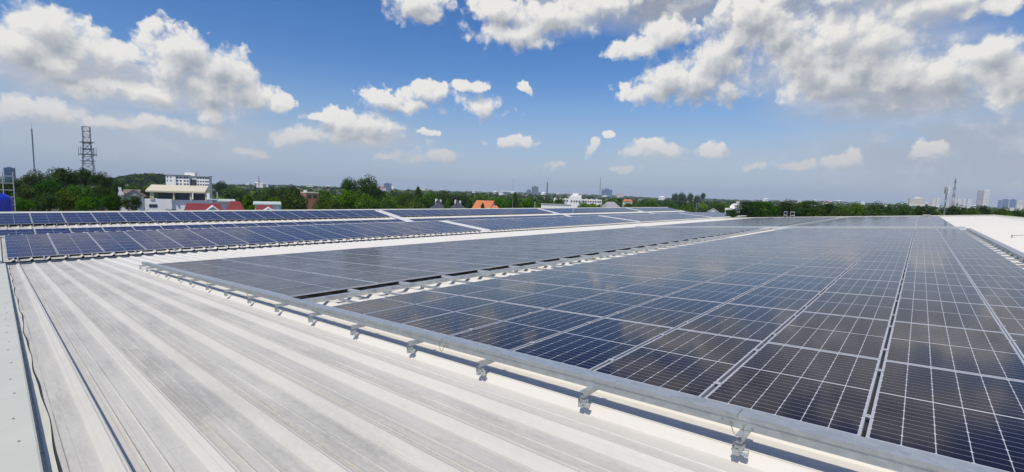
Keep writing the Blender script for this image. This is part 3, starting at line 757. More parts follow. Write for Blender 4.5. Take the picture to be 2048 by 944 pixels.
# rails and feet showing below the blue fields
def feet(pl, tilt, v, n, words, pitch=.57, u0=.45, dz=-.16):
    fm_ = MB(); fm_.box(-.022, .022, -.12, .30, .045, .085); fm_.box(-.03, .03, -.11, -.05, -.02, .045)
    me = fm_.mesh('rail_end', ALU)
    for k in range(n):
        o = inst('rail_end', me); o.location = pt(u0 + pitch * k, v, pl(v) + dz); o.rotation_euler = (tilt, 0, 0)
        tag(o, '%s rail end under the %s, counted from left' % (cth(k), words), 'rail end', 'rail ends under the blue panels')
feet(z3, t3, -30.36, 32, 'front blue panel row', .835, .5, -.10)
feet(z4, t4, -45.25, 28, 'upper blue band')

# lightning rods and small roof fittings
def rod(x, y0, y1, d, label, band):
    p = spot(x, d); z0, z1 = zat(x, y0, d), zat(x, y1, d)
    r_ = empty('lightning_rod', (p.x, p.y, z0), label=label, cat='lightning rod')
    m = MB(); m.tube([(0, 0, 0), (0, 0, z1 - z0)], [.028, .014], 6); m.build('rod', STEEL if not band else WHP, r_)
    m = MB(); m.tube([(0, 0, -.2), (0, 0, .12)], .05, 8); m.build('rod_foot', GALV, r_)
rod(1026, 415.5, 357, 66.5, 'tall thin lightning rod standing on the far ridge left of the white low building', 0)
rod(1147.5, 432, 377, 77.3, 'thin pale lightning rod rising from the far blue slope before the white low building', 1)
def on_end(x, dv=0):                         # point on the far roof edge in that direction
    h = hdir(x); t_ = (U_END - .6) / h.x; return Vector((h.x * t_, h.y * t_, 0))
p = on_end(1581); v_ = -p.y; zz = roofz(v_)
gr = empty('roof_ladder_rail', (p.x, p.y, zz), label='galvanised ladder hand rails standing up at the far roof edge', cat='ladder rail')
for dx in (-.75, -.15, .35, .8):
    m = MB(); m.tube([(0, dx, 0), (0, dx, 1.15)], .035, 6); m.build('post', GALV, gr)
for hz in (.55, 1.12):
    m = MB(); m.tube([(0, -.75, hz), (0, -.15, hz)], .03, 6); m.tube([(0, .35, hz), (0, .8, hz)], .03, 6); m.build('rail', GALV, gr)
p = on_end(1856); v_ = -p.y
m = MB(); m.box(-.3, .3, -.35, .35, 0, .30); m.box(-.36, .36, -.42, .42, .302, .36)
o = m.build('roof_vent', WPAINT); o.location = (p.x, p.y, roofz(v_) + .03); tag(o, 'small white vent box at the far roof edge', 'roof vent')
m = MB()
m.box(U_END - .04, U_END + .05, -V_RIDGE, -V_VAL, -.25, .11)
m2 = MB(); slopebox(m2, U_END - .02, U_END + .10, V_VAL, V_RIDGE, -.5, -PAN + .26)
own(m2.build('end_capping', WPAINT), hall)
m2 = MB(); slopebox(m2, U_END - .02, U_END + .10, V_RIDGE + .004, V_R2, -.5, -PAN + .26, pl=lambda v: zn(V_RIDGE) - .0696 * (v - V_RIDGE))
own(m2.build('end_capping', WPAINT), hall)
# thin conductor wire on two short posts on the clean right slope
lw = empty('conductor_wire', pt(34, 4.4, roofz(4.4)), label='thin lightning conductor wire on short posts across the clean right slope', cat='wire')
m = MB(); m.tube([pt(33.5, 3.5, roofz(3.5) + .16), pt(36, 5.0, roofz(5.0) + .14), pt(46, 6.4, roofz(6.4) + .16)], .012, 5); own(m.build('wire', STEEL), lw)
for (u, v) in ((33.5, 3.5), (46, 6.4)):
    m = MB(); m.tube([pt(u, v, roofz(v)), pt(u, v, roofz(v) + .2)], .03, 6); own(m.build('post', GALV), lw)

# ------------------------------------------------------------------ ground, hills, far wood
def hill_h(x, y):
    az_ = 41.57 - math.degrees(math.atan2(y, x)); d = math.hypot(x, y)
    h = 0.
    h += 19 * math.exp(-((az_ + 38.0) / 4.2) ** 2) * math.exp(-((d - 900) / 260) ** 2)
    h += 7 * math.exp(-((az_ + 20) / 16) ** 2) * math.exp(-((d - 1700) / 500) ** 2)
    h += max(0, min(1, (d - 1500) / 4500)) * (13 + 8 * math.sin(az_ * .21 + .6) + 4 * math.sin(az_ * .63))
    return h
m = MB()
rings = [0, 40, 90, 150, 230, 330, 450, 560, 660, 760, 850, 900, 960, 1050, 1200, 1400, 1600, 1800, 2100, 2500, 3000, 3800, 4800, 6000, 7500]
NA = 180
for r_ in rings:
    for k in range(NA):
        a = 2 * math.pi * k / NA; x, y = r_ * math.cos(a), r_ * math.sin(a); m.v.append((x, y, hill_h(x, y) if r_ > 100 else 0))
for i in range(len(rings) - 1):
    for k in range(NA): m.f.append((i * NA + k, (i + 1) * NA + k, (i + 1) * NA + (k + 1) % NA, i * NA + (k + 1) % NA)); m.m.append(0)
m.build('ground', SOIL, kind='structure')

def crown_mesh(name, nclump, nleaf, leaf, seed, shape='round', material=None, hull=1.0):
    """unit crown: radius about 1 in x,y, height 0..1; leaf sized faces in uneven clumps"""
    r_ = np.random.default_rng(seed)
    C_, S_ = [], []
    while len(C_) < nclump:
        p = r_.uniform(-1, 1, 3)
        if shape == 'round':
            if np.linalg.norm(p) > 1: continue
            if np.linalg.norm(p) < .35: continue
            c = np.array([p[0] * .78, p[1] * .78, .5 + p[2] * .40]); s_ = r_.uniform(.20, .42)
        elif shape == 'cone':
            h = (p[2] + 1) / 2; rad = (1 - h) ** .8 * .85
            if math.hypot(p[0], p[1]) > 1: continue
            c = np.array([p[0] * rad, p[1] * rad, .08 + h * .84]); s_ = r_.uniform(.14, .30) * (1.15 - h * .6)
        else:                                # flat layered crown
            if math.hypot(p[0], p[1]) > 1: continue
            lay = r_.integers(0, 4); c = np.array([p[0] * .85, p[1] * .85, .25 + .2 * lay + r_.normal(0, .03)]); s_ = r_.uniform(.25, .4)
        C_.append(c); S_.append(s_)
    V_, F_ = [], []
    for c, s_ in zip(C_, S_):
        d = r_.normal(size=(nleaf, 3)); d /= np.linalg.norm(d, axis=1)[:, None]
        rad = s_ * r_.uniform(.55, 1.05, nleaf) ** .6
        flat = .62 if shape != 'layer' else .30
        pos = c + d * rad[:, None] * np.array([1, 1, flat])
        nrm = d + r_.normal(size=(nleaf, 3)) * .55 + np.array([0, 0, .35]); nrm /= np.linalg.norm(nrm, axis=1)[:, None]
        t_ = np.cross(nrm, r_.normal(size=(nleaf, 3))); t_ /= np.linalg.norm(t_, axis=1)[:, None]
        b_ = np.cross(nrm, t_)
        sz = leaf * r_.uniform(.6, 1.4, nleaf)[:, None]
        zsc = np.array([1, 1, .62])
        q = np.stack([pos - t_ * sz * zsc, pos - b_ * sz * .55 * zsc, pos + t_ * sz * zsc, pos + b_ * sz * .55 * zsc], 1).reshape(-1, 3)
        V_.append(q)
    V_ = np.concatenate(V_); n = len(V_) // 4
    me = bpy.data.meshes.new(name)
    me.vertices.add(len(V_)); me.vertices.foreach_set('co', V_.astype(np.float32).ravel())
    me.loops.add(n * 4); me.loops.foreach_set('vertex_index', np.arange(n * 4, dtype=np.int32))
    me.polygons.add(n); me.polygons.foreach_set('loop_start', np.arange(0, n * 4, 4, dtype=np.int32))
    me.update(calc_edges=True)
    if material: me.materials.append(material)
    return me
CR_ = {}
def crown(shape, tone, k):
    key = (shape, tone, k)
    if key not in CR_: CR_[key] = crown_mesh('crown', {'round': 46, 'cone': 60, 'layer': 48}[shape], 95, .052, 100 + 7 * k + hash(shape) % 3 * 0 + {'round': 0, 'cone': 31, 'layer': 57}[shape], shape, LEAF[tone])
    return CR_[key]
def trunk_mesh(k):
    r_ = random.Random(k); m = MB()
    pts = [(0, 0, 0), (r_.uniform(-.03, .03), r_.uniform(-.03, .03), .25), (r_.uniform(-.05, .05), r_.uniform(-.05, .05), .5), (r_.uniform(-.08, .08), r_.uniform(-.08, .08), .85)]
    m.tube(pts, [.045, .035, .028, .010], 8)
    for q in range(6):
        a = r_.uniform(0, 6.28); h = r_.uniform(.28, .6); l = r_.uniform(.15, .3)
        m.tube([(pts[1][0], pts[1][1], h), (math.cos(a) * l * .6, math.sin(a) * l * .6, h + .12), (math.cos(a) * l, math.sin(a) * l, h + .27)], [.018, .012, .005], 6)
    return m.mesh('trunk', BARK)
TRUNKS = [trunk_mesh(k) for k in range(3)]
def tree(x, ytop, wpx, d, label, shape='round', tone='mid', k=0, low=.22, deep=1.0, cat='tree', tall=1.0):
    p = spot(x, d); top = zat(x, ytop, d); hw = across(x - wpx / 2, x + wpx / 2, d) / 2
    g0 = hill_h(p.x, p.y); H = top - g0
    t_ = empty('tree', (p.x, p.y, g0), rng.uniform(0, 6.28), label=label, cat=cat, group='trees around the factory')
    o = inst('crown', crown(shape, tone, k), t_)
    zb = low * H
    ch = min(H - zb, hw * {'round': 1.75, 'cone': 3.2, 'layer': 1.5}[shape] * tall)
    zb = H - ch
    o.scale = (hw * 1.06, hw * 1.06 * deep, ch * 1.03); o.location = (0, 0, zb)
    tr = inst('trunk', TRUNKS[k % 3], t_); tr.scale = (H * .9, H * .9, H * .92)
    return t_
T = tree
# left wooded mound
T(18, 360, 62, 150, 'dark broad tree at the left picture edge behind the blue tank', tone='dark', k=0)
T(72, 344, 66, 190, 'rounded tree with lobed top just below the thin guyed mast', tone='mid', k=1)
T(128, 332, 72, 165, 'tallest tree on the left mound, left of the lattice tower', tone='dark', k=2)
T(168, 337, 58, 185, 'dark tree directly below the steel lattice tower', tone='dark', k=3)
T(205, 346, 56, 175, 'tree with sloping top right of the lattice tower', tone='dark', k=4)
T(232, 362, 44, 190, 'small tree behind the white gabled house', tone='mid', k=0)
T(100, 360, 76, 135, 'wide dark tree in the middle of the left mound', tone='dark', k=1)
T(160, 366, 70, 125, 'full tree in front of the lattice tower trees', tone='mid', k=2)
T(205, 372, 60, 118, 'dark tree left of the white gabled house', tone='dark', k=3)
T(45, 372, 60, 112, 'bushy tree right of the blue tank', tone='mid', k=4)
T(85, 388, 62, 92, 'low bright tree behind the first blue panels', tone='mid', k=0)
T(130, 384, 64, 96, 'light green low tree in front of the mound', tone='olive', k=1)
T(175, 390, 60, 90, 'low leafy tree above the third blue panel', tone='mid', k=2)
T(222, 388, 54, 88, 'very dark low tree before the white gabled house', tone='dark', k=3)
T(262, 391, 46, 90, 'bush-like tree left of the pavilion base', tone='olive', k=4)
T(40, 396, 50, 82, 'low shrub-like tree beside the blue tank foot', tone='mid', k=3)
T(258, 369, 46, 210, 'tree behind the brown house roof', tone='mid', k=2)
T(284, 376, 34, 160, 'slim dark tree at the left post of the pavilion', tone='dark', k=1)
T(337, 416, 40, 78, 'dark small treetop in front of the white pavilion base', tone='dark', k=2, low=.5)
# middle
T(442, 363, 26, 420, 'dark distant tree right of the white office block', tone='dark', k=1)
T(470, 377, 62, 300, 'green tree behind the red roofs', tone='mid', k=0)
T(493, 384, 40, 92, 'pointed young tree standing between the red roofs', shape='cone', tone='mid', k=0, low=.1)
T(536, 377, 50, 240, 'mid green tree right behind the small pale roof', tone='mid', k=3)
T(557, 370, 48, 215, 'dark olive tree with rounded top left of the brick house', tone='olive', k=2)
T(588, 371, 46, 200, 'dark tree touching the brick house', tone='dark', k=4)
T(588, 384, 62, 120, 'bright full tree in front of the dark olive trees', tone='mid', k=1)
T(547, 396, 40, 110, 'low green tree beside the pale roofs', tone='mid', k=0)
T(645, 378, 40, 190, 'tree right of the brick house', tone='mid', k=2)
T(654, 392, 56, 115, 'low bright tree below the brick house', tone='mid', k=3)
T(700, 357, 38, 200, 'left half of the tall double-crowned tree', tone='mid', k=0)
T(735, 354, 48, 195, 'tallest dark tree in the picture middle', tone='dark', k=1)
T(702, 374, 66, 150, 'broad tree in front of the double-crowned tree', tone='mid', k=2)
T(752, 376, 46, 170, 'shoulder tree right of the tallest dark tree', tone='dark', k=3)
T(735, 392, 60, 112, 'low tree below the tallest dark tree', tone='mid', k=4)
T(780, 392, 50, 130, 'yellowish green tree left of the spire tree', tone='bright', k=0)
T(812, 384, 42, 190, 'tree left beside the spire tree', tone='mid', k=1)
T(836, 374, 36, 230, 'spire-topped dark tree left of the slate roofs', shape='cone', tone='dark', k=1, low=.1)
T(856, 384, 48, 215, 'leafy tree right of the spire tree', tone='mid', k=3)
T(884, 382, 50, 260, 'round tree behind the slate roofs', tone='mid', k=4)
T(916, 388, 54, 250, 'green tree between slate roofs and orange house', tone='mid', k=0)
T(830, 398, 46, 120, 'low bright tree left of the slate roofs', tone='bright', k=2)
T(895, 396, 16, 118, 'slim young tree between the two slate roofs', shape='cone', tone='bright', k=2, low=.1)
T(962, 390, 50, 300, 'tree behind the orange house ridge', tone='mid', k=1)
T(966, 404, 14, 132, 'dark conifer-like tree before the orange roof', shape='cone', tone='dark', k=0, low=.05)
T(1008, 392, 44, 230, 'tree right of the orange house', tone='mid', k=2)
T(1030, 386, 32, 210, 'pointed dark tree behind the tall lightning rod', shape='cone', tone='dark', k=2, low=.1)
T(1056, 396, 42, 220, 'round tree right of the tall lightning rod', tone='mid', k=3)
T(1092, 399, 36, 240, 'tree left of the white low building', tone='mid', k=4)
T(1118, 396, 30, 235, 'tree at the left wing of the white low building', tone='mid', k=0)
T(1168, 404, 26, 200, 'shrub-like tree before the white low building', tone='bright', k=1)
T(1188, 406, 24, 200, 'bright small tree at the right wing of the white building', tone='bright', k=2)
T(1222, 400, 34, 330, 'tree behind the grey gabled roof', tone='mid', k=3)
T(1262, 404, 40, 240, 'green tree under the small orange roof', tone='bright', k=4)
T(1300, 402, 44, 260, 'green tree right of the small orange roof', tone='mid', k=0)
T(1338, 404, 44, 230, 'tree beyond the end of the far ridge', tone='mid', k=1)
T(1378, 406, 44, 215, 'tree above the notch between the far roofs', tone='mid', k=2)
T(1440, 404, 34, 225, 'brownish tree left of the arched white shed', tone='olive', k=3)
for x, y, w_, nm in ((1350, 387, 13, 'leftmost dome-shaped tree of the far group'), (1365, 386, 17, 'second, widest dome-shaped far tree'), (1381, 387, 12, 'third dome-shaped far tree'), (1395, 391, 13, 'lowest dome-shaped far tree'), (1406, 386, 9, 'narrow dome tree standing apart at the right')):
    T(x, y, w_ * 1.25, 900, nm, tone='dark', k=int(x) % 5, low=.05, tall=1.3)
# dark trees on the right
for x, y, w_, d, nm, sh_, tn_ in ((1500, 402, 56, 125, 'layered dark tree right of the arched white shed', 'layer', 'dark'), (1536, 404, 54, 118, 'spreading dark tree left of the ladder rails', 'layer', 'dark'),
        (1580, 403, 54, 135, 'dark tree behind the ladder rails', 'round', 'dark'), (1622, 402, 54, 140, 'dark tree right of the ladder rails', 'layer', 'dark'),
        (1664, 404, 52, 150, 'dark green tree above the walkway end', 'round', 'dark'), (1710, 407, 56, 155, 'low dark tree left of the white hut', 'round', 'mid'),
        (1760, 407, 60, 160, 'wide dark tree left of the cream flats', 'round', 'dark'), (1806, 409, 54, 170, 'dark tree behind the white hut', 'round', 'mid'),
        (1852, 409, 54, 180, 'tree behind the roof vent', 'round', 'dark'), (1915, 411, 52, 190, 'dark tree right of the antenna pole', 'round', 'dark'),
        (1962, 408, 46, 200, 'dark tree below the white tower block', 'round', 'dark'), (2004, 415, 50, 185, 'green tree right of the white tower block', 'round', 'mid'),
        (2040, 419, 44, 170, 'tree at the right picture edge', 'round', 'mid'), (1465, 418, 26, 110, 'small dark tree before the arched shed', 'round', 'dark'), (1605, 416, 40, 112, 'low dark treetop at the roof edge', 'layer', 'dark'), (1690, 416, 60, 118, 'low olive tree at the roof edge', 'round', 'olive'), (1750, 420, 60, 122, 'lower olive tree near the white hut', 'round', 'olive'),
        (1945, 420, 60, 140, 'low green tree below the white roof peak', 'round', 'olive'), (2020, 428, 56, 130, 'lowest green tree at far right', 'round', 'mid')):
    T(x, y, w_, d, nm, shape=sh_, tone=tn_, k=int(x) % 5, low=.15)

# far wood: one mass of small crowns
far_protos = [crown_mesh('wood', 9, 16, .20, 900 + k, 'round') for k in range(4)]
FV = []
for me in far_protos:
    a = np.empty(len(me.vertices) * 3, np.float32); me.vertices.foreach_get('co', a); FV.append(a.reshape(-1, 3)); bpy.data.meshes.remove(me)
def far_wood(name, items, material, label):
    vs = []
    for (x, y, z, r_, h, k) in items:
        c, s_ = math.cos(k * 1.7), math.sin(k * 1.7); q = FV[k % 4]
        vs.append(np.stack([x + r_ * (q[:, 0] * c - q[:, 1] * s_), y + r_ * (q[:, 0] * s_ + q[:, 1] * c), z + h * q[:, 2]], 1))
    vs = np.concatenate(vs); n = len(vs) // 4
    me = bpy.data.meshes.new(name)
    me.vertices.add(len(vs)); me.vertices.foreach_set('co', vs.astype(np.float32).ravel())
    me.loops.add(n * 4); me.loops.foreach_set('vertex_index', np.arange(n * 4, dtype=np.int32))
    me.polygons.add(n); me.polygons.foreach_set('loop_start', np.arange(0, n * 4, 4, dtype=np.int32)); me.update(calc_edges=True)
    me.materials.append(material); o = inst(name, me); tag(o, label, 'wood', kind='stuff'); return o
items = {0: [], 1: [], 2: []}
for k in range(3600):
    a = rng.uniform(-52, 52); d = 235 * math.exp(rng.uniform(0, 1) ** .9 * 3.0)
    th = R(41.57 - a); x, y = d * math.cos(th), d * math.sin(th)
    far = max(0., min(1., (d - 500) / 3000))
    r_ = rng.uniform(3.2, 6.0) * (1 + 1.8 * far); h = rng.uniform(5.5, 9.0) * (1 + .35 * far) * (1.25 if rng.random() < .08 else 1)
    if d < 420 and a > 24: h = min(h, 8.5)
    items[int(rng.integers(0, 3))].append((x, y, hill_h(x, y) - .8, r_, h, int(rng.integers(0, 997))))
for k in range(420):                         # the wooded hill
    a = rng.normal(-38.5, 2.6); d = rng.normal(860, 90); th = R(41.57 - a); x, y = d * math.cos(th), d * math.sin(th)
    items[2].append((x, y, hill_h(x, y) - 1, rng.uniform(5, 9), rng.uniform(5, 8), int(rng.integers(0, 997))))
far_wood('far_wood', items[0], LEAF['mid'], 'mid green far wood spreading to the horizon between the houses')
far_wood('far_wood', items[1], LEAF['bright'], 'lighter green far wood scattered across the plain')
far_wood('far_wood', items[2], LEAF['dark'], 'dark far wood on the plain and over the wooded hill at left')

# ------------------------------------------------------------------ buildings
def window_mesh(w_, h):
    m = MB(); m.box(-w_ / 2, w_ / 2, -.06, .0, -h / 2, h / 2); return m.mesh('window', DGLASS)
_wm = {}
def windows(root, xs, zs, y, w_, h, cap=96):
    key = (round(w_, 2), round(h, 2))
    if key not in _wm: _wm[key] = window_mesh(w_, h)
    n = 0
    for z in zs:
        for x in xs:
            o = inst('window', _wm[key], root); o.location = (x, y, z); n += 1
def bld(name, x, d, label, cat='building', turn=0., group=None):
    p = spot(x, d); return empty(name, (p.x, p.y, hill_h(p.x, p.y)), facing(x) + R(turn), label=label, cat=cat, group=group)
def part(root, name, mt, *boxes):
    m = MB()
    for b in boxes: m.box(*b)
    return m.build(name, mt, root)
def lx(xc, x, d): return math.copysign(d * math.tan(hdir(xc).angle(hdir(x))), x - xc)

# white office block behind the pavilion
d = 235; xc = 375; b = bld('office_block', xc, d, 'white multi-storey office block with rows of dark windows on the left skyline', turn=-36)
X = lambda x: lx(xc, x, d) * 1.2; Z = lambda y, x=375: zat(x, y, d)
part(b, 'wall', WALL, (X(331), X(352), -.4, 2.6, 0, Z(350.5)), (X(352), X(379), 0, 2.6, 0, Z(351)), (X(379), X(416), .8, 2.6, 0, Z(352)))
part(b, 'stair_tower', WALL, (X(366), X(387), 1.0, 2.5, Z(351.5), Z(345)))
part(b, 'roof_slab', WALLG, (X(330), X(379.5), -.8, 3, Z(351) + .02, Z(350)), (X(379.6), X(417), .3, 3, Z(352.4), Z(351.2)))
zs = [Z(y) for y in (355.5, 362, 368.5, 375)]
windows(b, [X(x) for x in (354.5, 361, 369.5, 375.5)], zs, -.02, .72, .60)
windows(b, [X(x) for x in (394, 399.5, 405, 410, 414)], zs, .78, .60, .56)
windows(b, [X(x) for x in (335, 342)], zs[:2], -.42, .4, .6)
part(b, 'glass_front', DGLASS, (X(379.5), X(391), .70, .79, Z(374), Z(358.5)))
# pavilion with cream roof on a white terrace
d = 98; xc = 353; b = bld('pavilion', xc, d, 'glazed rooftop pavilion with cream roof on a white terrace building', turn=-11)
X = lambda x: lx(xc, x, d) * 1.03; Z = lambda y: zat(xc, y, d)
part(b, 'terrace_block', WALL, (X(291), X(418), -.6, 9, 0, Z(399.5)))
part(b, 'terrace_wall', WALL, (X(291), X(345), -1.0, -.61, 0, Z(398)))
part(b, 'terrace_window', DGLASS, (X(300), X(316), -1.06, -1.0, Z(414.5), Z(408.5)))
m = MB(); zt, zb = Z(370.5), Z(382)
m.prism([(-1.4, zb), (-1.4, zb - .25), (5.2, zb - .25), (3.0, zt), (2.4, zt)], (lambda a, c: (X(294.5), a, c), lambda a, c: (X(411), a, c)))
m.build('roof', CREAM, b)
for x in (304.5, 308.5, 349.5, 382.5, 412): part(b, 'post', CREAM, (X(x) - .12, X(x) + .12, -1.15, -.91, Z(400), Z(382.8)))
part(b, 'glass_wall', WGLASS, (X(311), X(381), .5, .6, Z(399.6), Z(385.5)))
part(b, 'glass_wall', DGLASS, (X(384), X(409), .5, .6, Z(399.6), Z(385.5)))
part(b, 'beam', CREAM, (X(303), X(412), -.9, -.7, Z(384.8), Z(383.3)))
# red roofed houses in front
def hip(root, x0, x1, y0, y1, zb, zt, inset, mt, name='roof'):
    m = MB(); a, c = (x0 + inset, (y0 + y1) / 2, zt), (x1 - inset, (y0 + y1) / 2, zt)
    p = [(x0, y0, zb), (x1, y0, zb), (x1, y1, zb), (x0, y1, zb)]
    m.face([p[0], p[1], c, a]); m.face([p[1], p[2], c]); m.face([p[2], p[3], a, c]); m.face([p[3], p[0], a]); m.face(p[::-1])
    return m.build(name, mt, root)
def gable_front(root, xm, half, y, zb, zt, depth, wall, roofm):
    m = MB(); m.face([(xm - half, y, zb), (xm + half, y, zb), (xm, y, zt)]); m.build('gable_wall', wall, root)
    m = MB(); o_ = .18
    for s_ in (-1, 1):
        m.face([(xm, y - o_, zt + .12), (xm + s_ * (half + .25), y - o_, zb - .05), (xm + s_ * (half + .25), y + depth, zb - .05), (xm, y + depth, zt + .12)])
        m.face([(xm, y - o_, zt + .12), (xm + s_ * (half + .25), y - o_, zb - .05), (xm + s_ * (half + .25), y - o_, zb - .22), (xm, y - o_, zt - .05)])
    m.build('gable_roof', roofm, root)
for (x0, x1, y0, y1, d, xg, hg, nm) in ((364, 446, 408.5, 424, 84, 424, 9, 'left red-roofed house with a small white gable'), (447, 492, 404, 424, 90, 478, 0, 'tall red-roofed house behind the pointed young tree'), (508, 548, 412, 424, 82, 536, 9, 'right red-roofed house with a white dormer gable')):
    xc = (x0 + x1) / 2; b = bld('house', xc, d, nm, 'house'); X = lambda x: lx(xc, x, d); Z = lambda y: zat(xc, y, d)
    part(b, 'wall', WALL, (X(x0) + .6, X(x1) - .6, .6, 7.4, 0, Z(y1)))
    hip(b, X(x0), X(x1), 0, 8, Z(y1) - .1, Z(y0), (.9 if hg == 0 else .35), REDTIN)
    if hg: gable_front(b, X(xg), hg * d / 916 * 1.3, -.3, Z(y1) - .05, Z(y0 + 4.5), 4, WALL, WALL)
d = 100
for (x0, x1, y0, y1, nm, mt) in ((415, 470, 399.5, 404, 'flat pale green canopy roof beside the pavilion', PALEROOF), (505, 562, 404.5, 410, 'pale sheet roof behind the right red roof', PALEROOF), (548, 562, 409, 424, 'small white box house right of the red roofs', WALL)):
    xc = (x0 + x1) / 2; b = bld('shed', xc, d, nm, 'shed'); X = lambda x: lx(xc, x, d); Z = lambda y: zat(xc, y, d)
    part(b, 'wall', WALL, (X(x0) + .3, X(x1) - .3, .4, 4.4, 0, Z(y1)))
    m = MB(); m.prism([(-.2, Z(y1) + .01), (5, Z(y1) + .3), (5, Z(y0)), (-.2, Z(y1) + .25)], (lambda a, c: (X(x0), a, c), lambda a, c: (X(x1), a, c))); m.build('roof', mt, b)
# white gabled house in the trees at left
d = 122; xc = 255; b = bld('house', xc, d, 'white gabled house with weathered brown roof half hidden in the left trees', 'house', turn=-8)
X = lambda x: lx(xc, x, d); Z = lambda y: zat(xc, y, d)
part(b, 'wall', WALL, (X(236), X(276), .5, 7, 0, Z(390)))
m = MB(); m.prism([(-.2, Z(391)), (3.6, Z(379)), (7.6, Z(391)), (3.6, Z(380.5))], (lambda a, c: (X(240), a, c), lambda a, c: (X(276), a, c))); m.build('roof', BROWN, b)
m = MB(); m.prism([(X(231), Z(392)), (X(248), Z(392)), (X(241), Z(381)), (X(240.5), Z(375)), (X(234.5), Z(375)), (X(236), Z(382))], (lambda a, c: (a, .3, c), lambda a, c: (a, .7, c))); m.build('gable_wall', WALL, b)
gable_front(b, X(266), 10 * d / 916 * 1.2, -.3, Z(392), Z(380), 4, WALLG, BROWN)
# brick house
d = 165; xc = 625; b = bld('house', xc, d, 'square red brick house with pale parapet among the dark trees', 'house', turn=14)
X = lambda x: lx(xc, x, d); Z = lambda y: zat(xc, y, d)
part(b, 'wall', BRICK, (X(611), X(637), 0, 7, 0, Z(386.5)))
part(b, 'parapet', CREAM, (X(610.5), X(637.5), -.1, 7.1, Z(386.4), Z(384.5)))
part(b, 'roof_tank', WALL, (X(611), X(615), 1, 3, Z(384.4), Z(380.5)))
windows(b, [X(618), X(630)], [Z(393)], -.0, 1.2, 1.1)
# slate roofs
d = 132
for (x0, x1, y0, nm, inset) in ((857, 897, 402, 'left slate-grey hipped roof house', 3.2), (896, 936, 404, 'right slate-grey hipped roof house', 3.0)):
    xc = (x0 + x1) / 2; b = bld('house', xc, d, nm + ' with white roof tanks', 'house'); X = lambda x: lx(xc, x, d); Z = lambda y: zat(xc, y, d)
    part(b, 'wall', WALL, (X(x0) + .5, X(x1) - .5, .5, 6.5, 0, Z(419)))
    hip(b, X(x0), X(x1), 0, 7, Z(419), Z(y0), inset, SLATE)
    m = MB(); zz = Z(y0); m.tube([(X(xc - 4), 4.6, zz - 1.2), (X(xc - 4), 4.6, zz + .5)], .38, 10); m.build('roof_tank', WHP, b)
    m = MB(); m.tube([(X(xc + 5), 4.8, zz - 1.2), (X(xc + 5), 4.8, zz + .3)], .3, 10); m.build('roof_tank', WHP, b)
# orange house
d = 140; xc = 961; b = bld('house', xc, d, 'house with bright orange tiled roof and white gable facing right', 'house', turn=-24)
X = lambda x: lx(xc, x, d); Z = lambda y: zat(xc, y, d)
hw_ = across(940, 978, d) / 2; zr_, ze_ = Z(401), Z(420)
m = MB(); m.prism([(-.4, ze_ - .15), (-.4, ze_), (3.5, zr_), (7.4, ze_), (7.4, ze_ - .15), (3.5, zr_ - .2)], (lambda a, c: (-hw_, a, c), lambda a, c: (hw_ + .3, a, c))); m.build('roof', ORANGE, b)
m = MB(); m.prism([(.1, 0), (6.9, 0), (6.9, ze_ - .1), (3.5, zr_ - .4), (.1, ze_ - .1)], (lambda a, c: (-hw_ + .3, a, c), lambda a, c: (hw_, a, c))); m.build('wall', WALL, b)
b = bld('house', 991, 138, 'little orange lean-to roof right of the orange house', 'house'); hip(b, -1.3, 1.3, 0, 3, zat(991, 417.5, 138), zat(991, 411, 138), .8, ORANGE); part(b, 'wall', WALL, (-1.1, 1.1, .2, 2.8, 0, zat(991, 417.6, 138)))
# low white building with a tower
d = 265; xc = 1155; b = bld('school_building', xc, d, 'long low white building with arcade of dark openings and a square centre tower')
X = lambda x: lx(xc, x, d); Z = lambda y: zat(xc, y, d)
part(b, 'wall', WALL, (X(1108), X(1204), 0, 12, 0, Z(398.5)))
part(b, 'wing', WALL, (X(1138), X(1162), -1.2, -.01, 0, Z(394)))
part(b, 'centre_tower', WALL, (X(1141), X(1163), .5, 7, Z(398.4), Z(391)), (X(1145), X(1157), 1, 5, Z(390.9), Z(386.5)))
for k in range(9): part(b, 'battlement', WALL, (X(1109 + k * 10.4), X(1112.5 + k * 10.4), -.05, .4, Z(398.4), Z(396.6)))
windows(b, [X(x) for x in (1112, 1118, 1124, 1130, 1135, 1167, 1172, 1177, 1182, 1187, 1192, 1197, 1201)], [Z(402.3)], -.02, .85, 1.0)
windows(b, [X(x) for x in (1143.5, 1149, 1154, 1159)], [Z(402.8)], -1.22, .9, 1.1)
windows(b, [X(x) for x in (1110, 1116, 1122, 1128, 1134, 1166, 1172, 1178, 1184, 1190, 1196, 1201)], [Z(410.5)], -.02, .95, 1.2)
windows(b, [X(1148), X(1155)], [Z(394.5)], .48, .7, .7)
d = 150; xc = 1113; b = bld('shed', xc, d, 'long plain white shed wall just behind the far ridge', 'shed')
part(b, 'wall', WALL, (lx(xc, 1083, d), lx(xc, 1143, d), 0, 5, 0, zat(xc, 409.5, d))); part(b, 'roof', WALLG, (lx(xc, 1082, d), lx(xc, 1144, d), -.2, 5.2, zat(xc, 409.4, d), zat(xc, 408.6, d)))
d = 175; xc = 1228; b = bld('house', xc, d, 'grey gabled roof house right of the white low building', 'house', turn=18)
X = lambda x: lx(xc, x, d); Z = lambda y: zat(xc, y, d)
part(b, 'wall', WALL, (X(1214) + .3, X(1242) - .3, .4, 6.6, 0, Z(414.5))); hip(b, X(1212), X(1244), 0, 7, Z(415), Z(404), 1.6, mat('grey_tile', (.30, .30, .30), .8, var=.1))
d = 320; xc = 1256; b = bld('house', xc, d, 'far small house with salmon orange roof and white side', 'house')
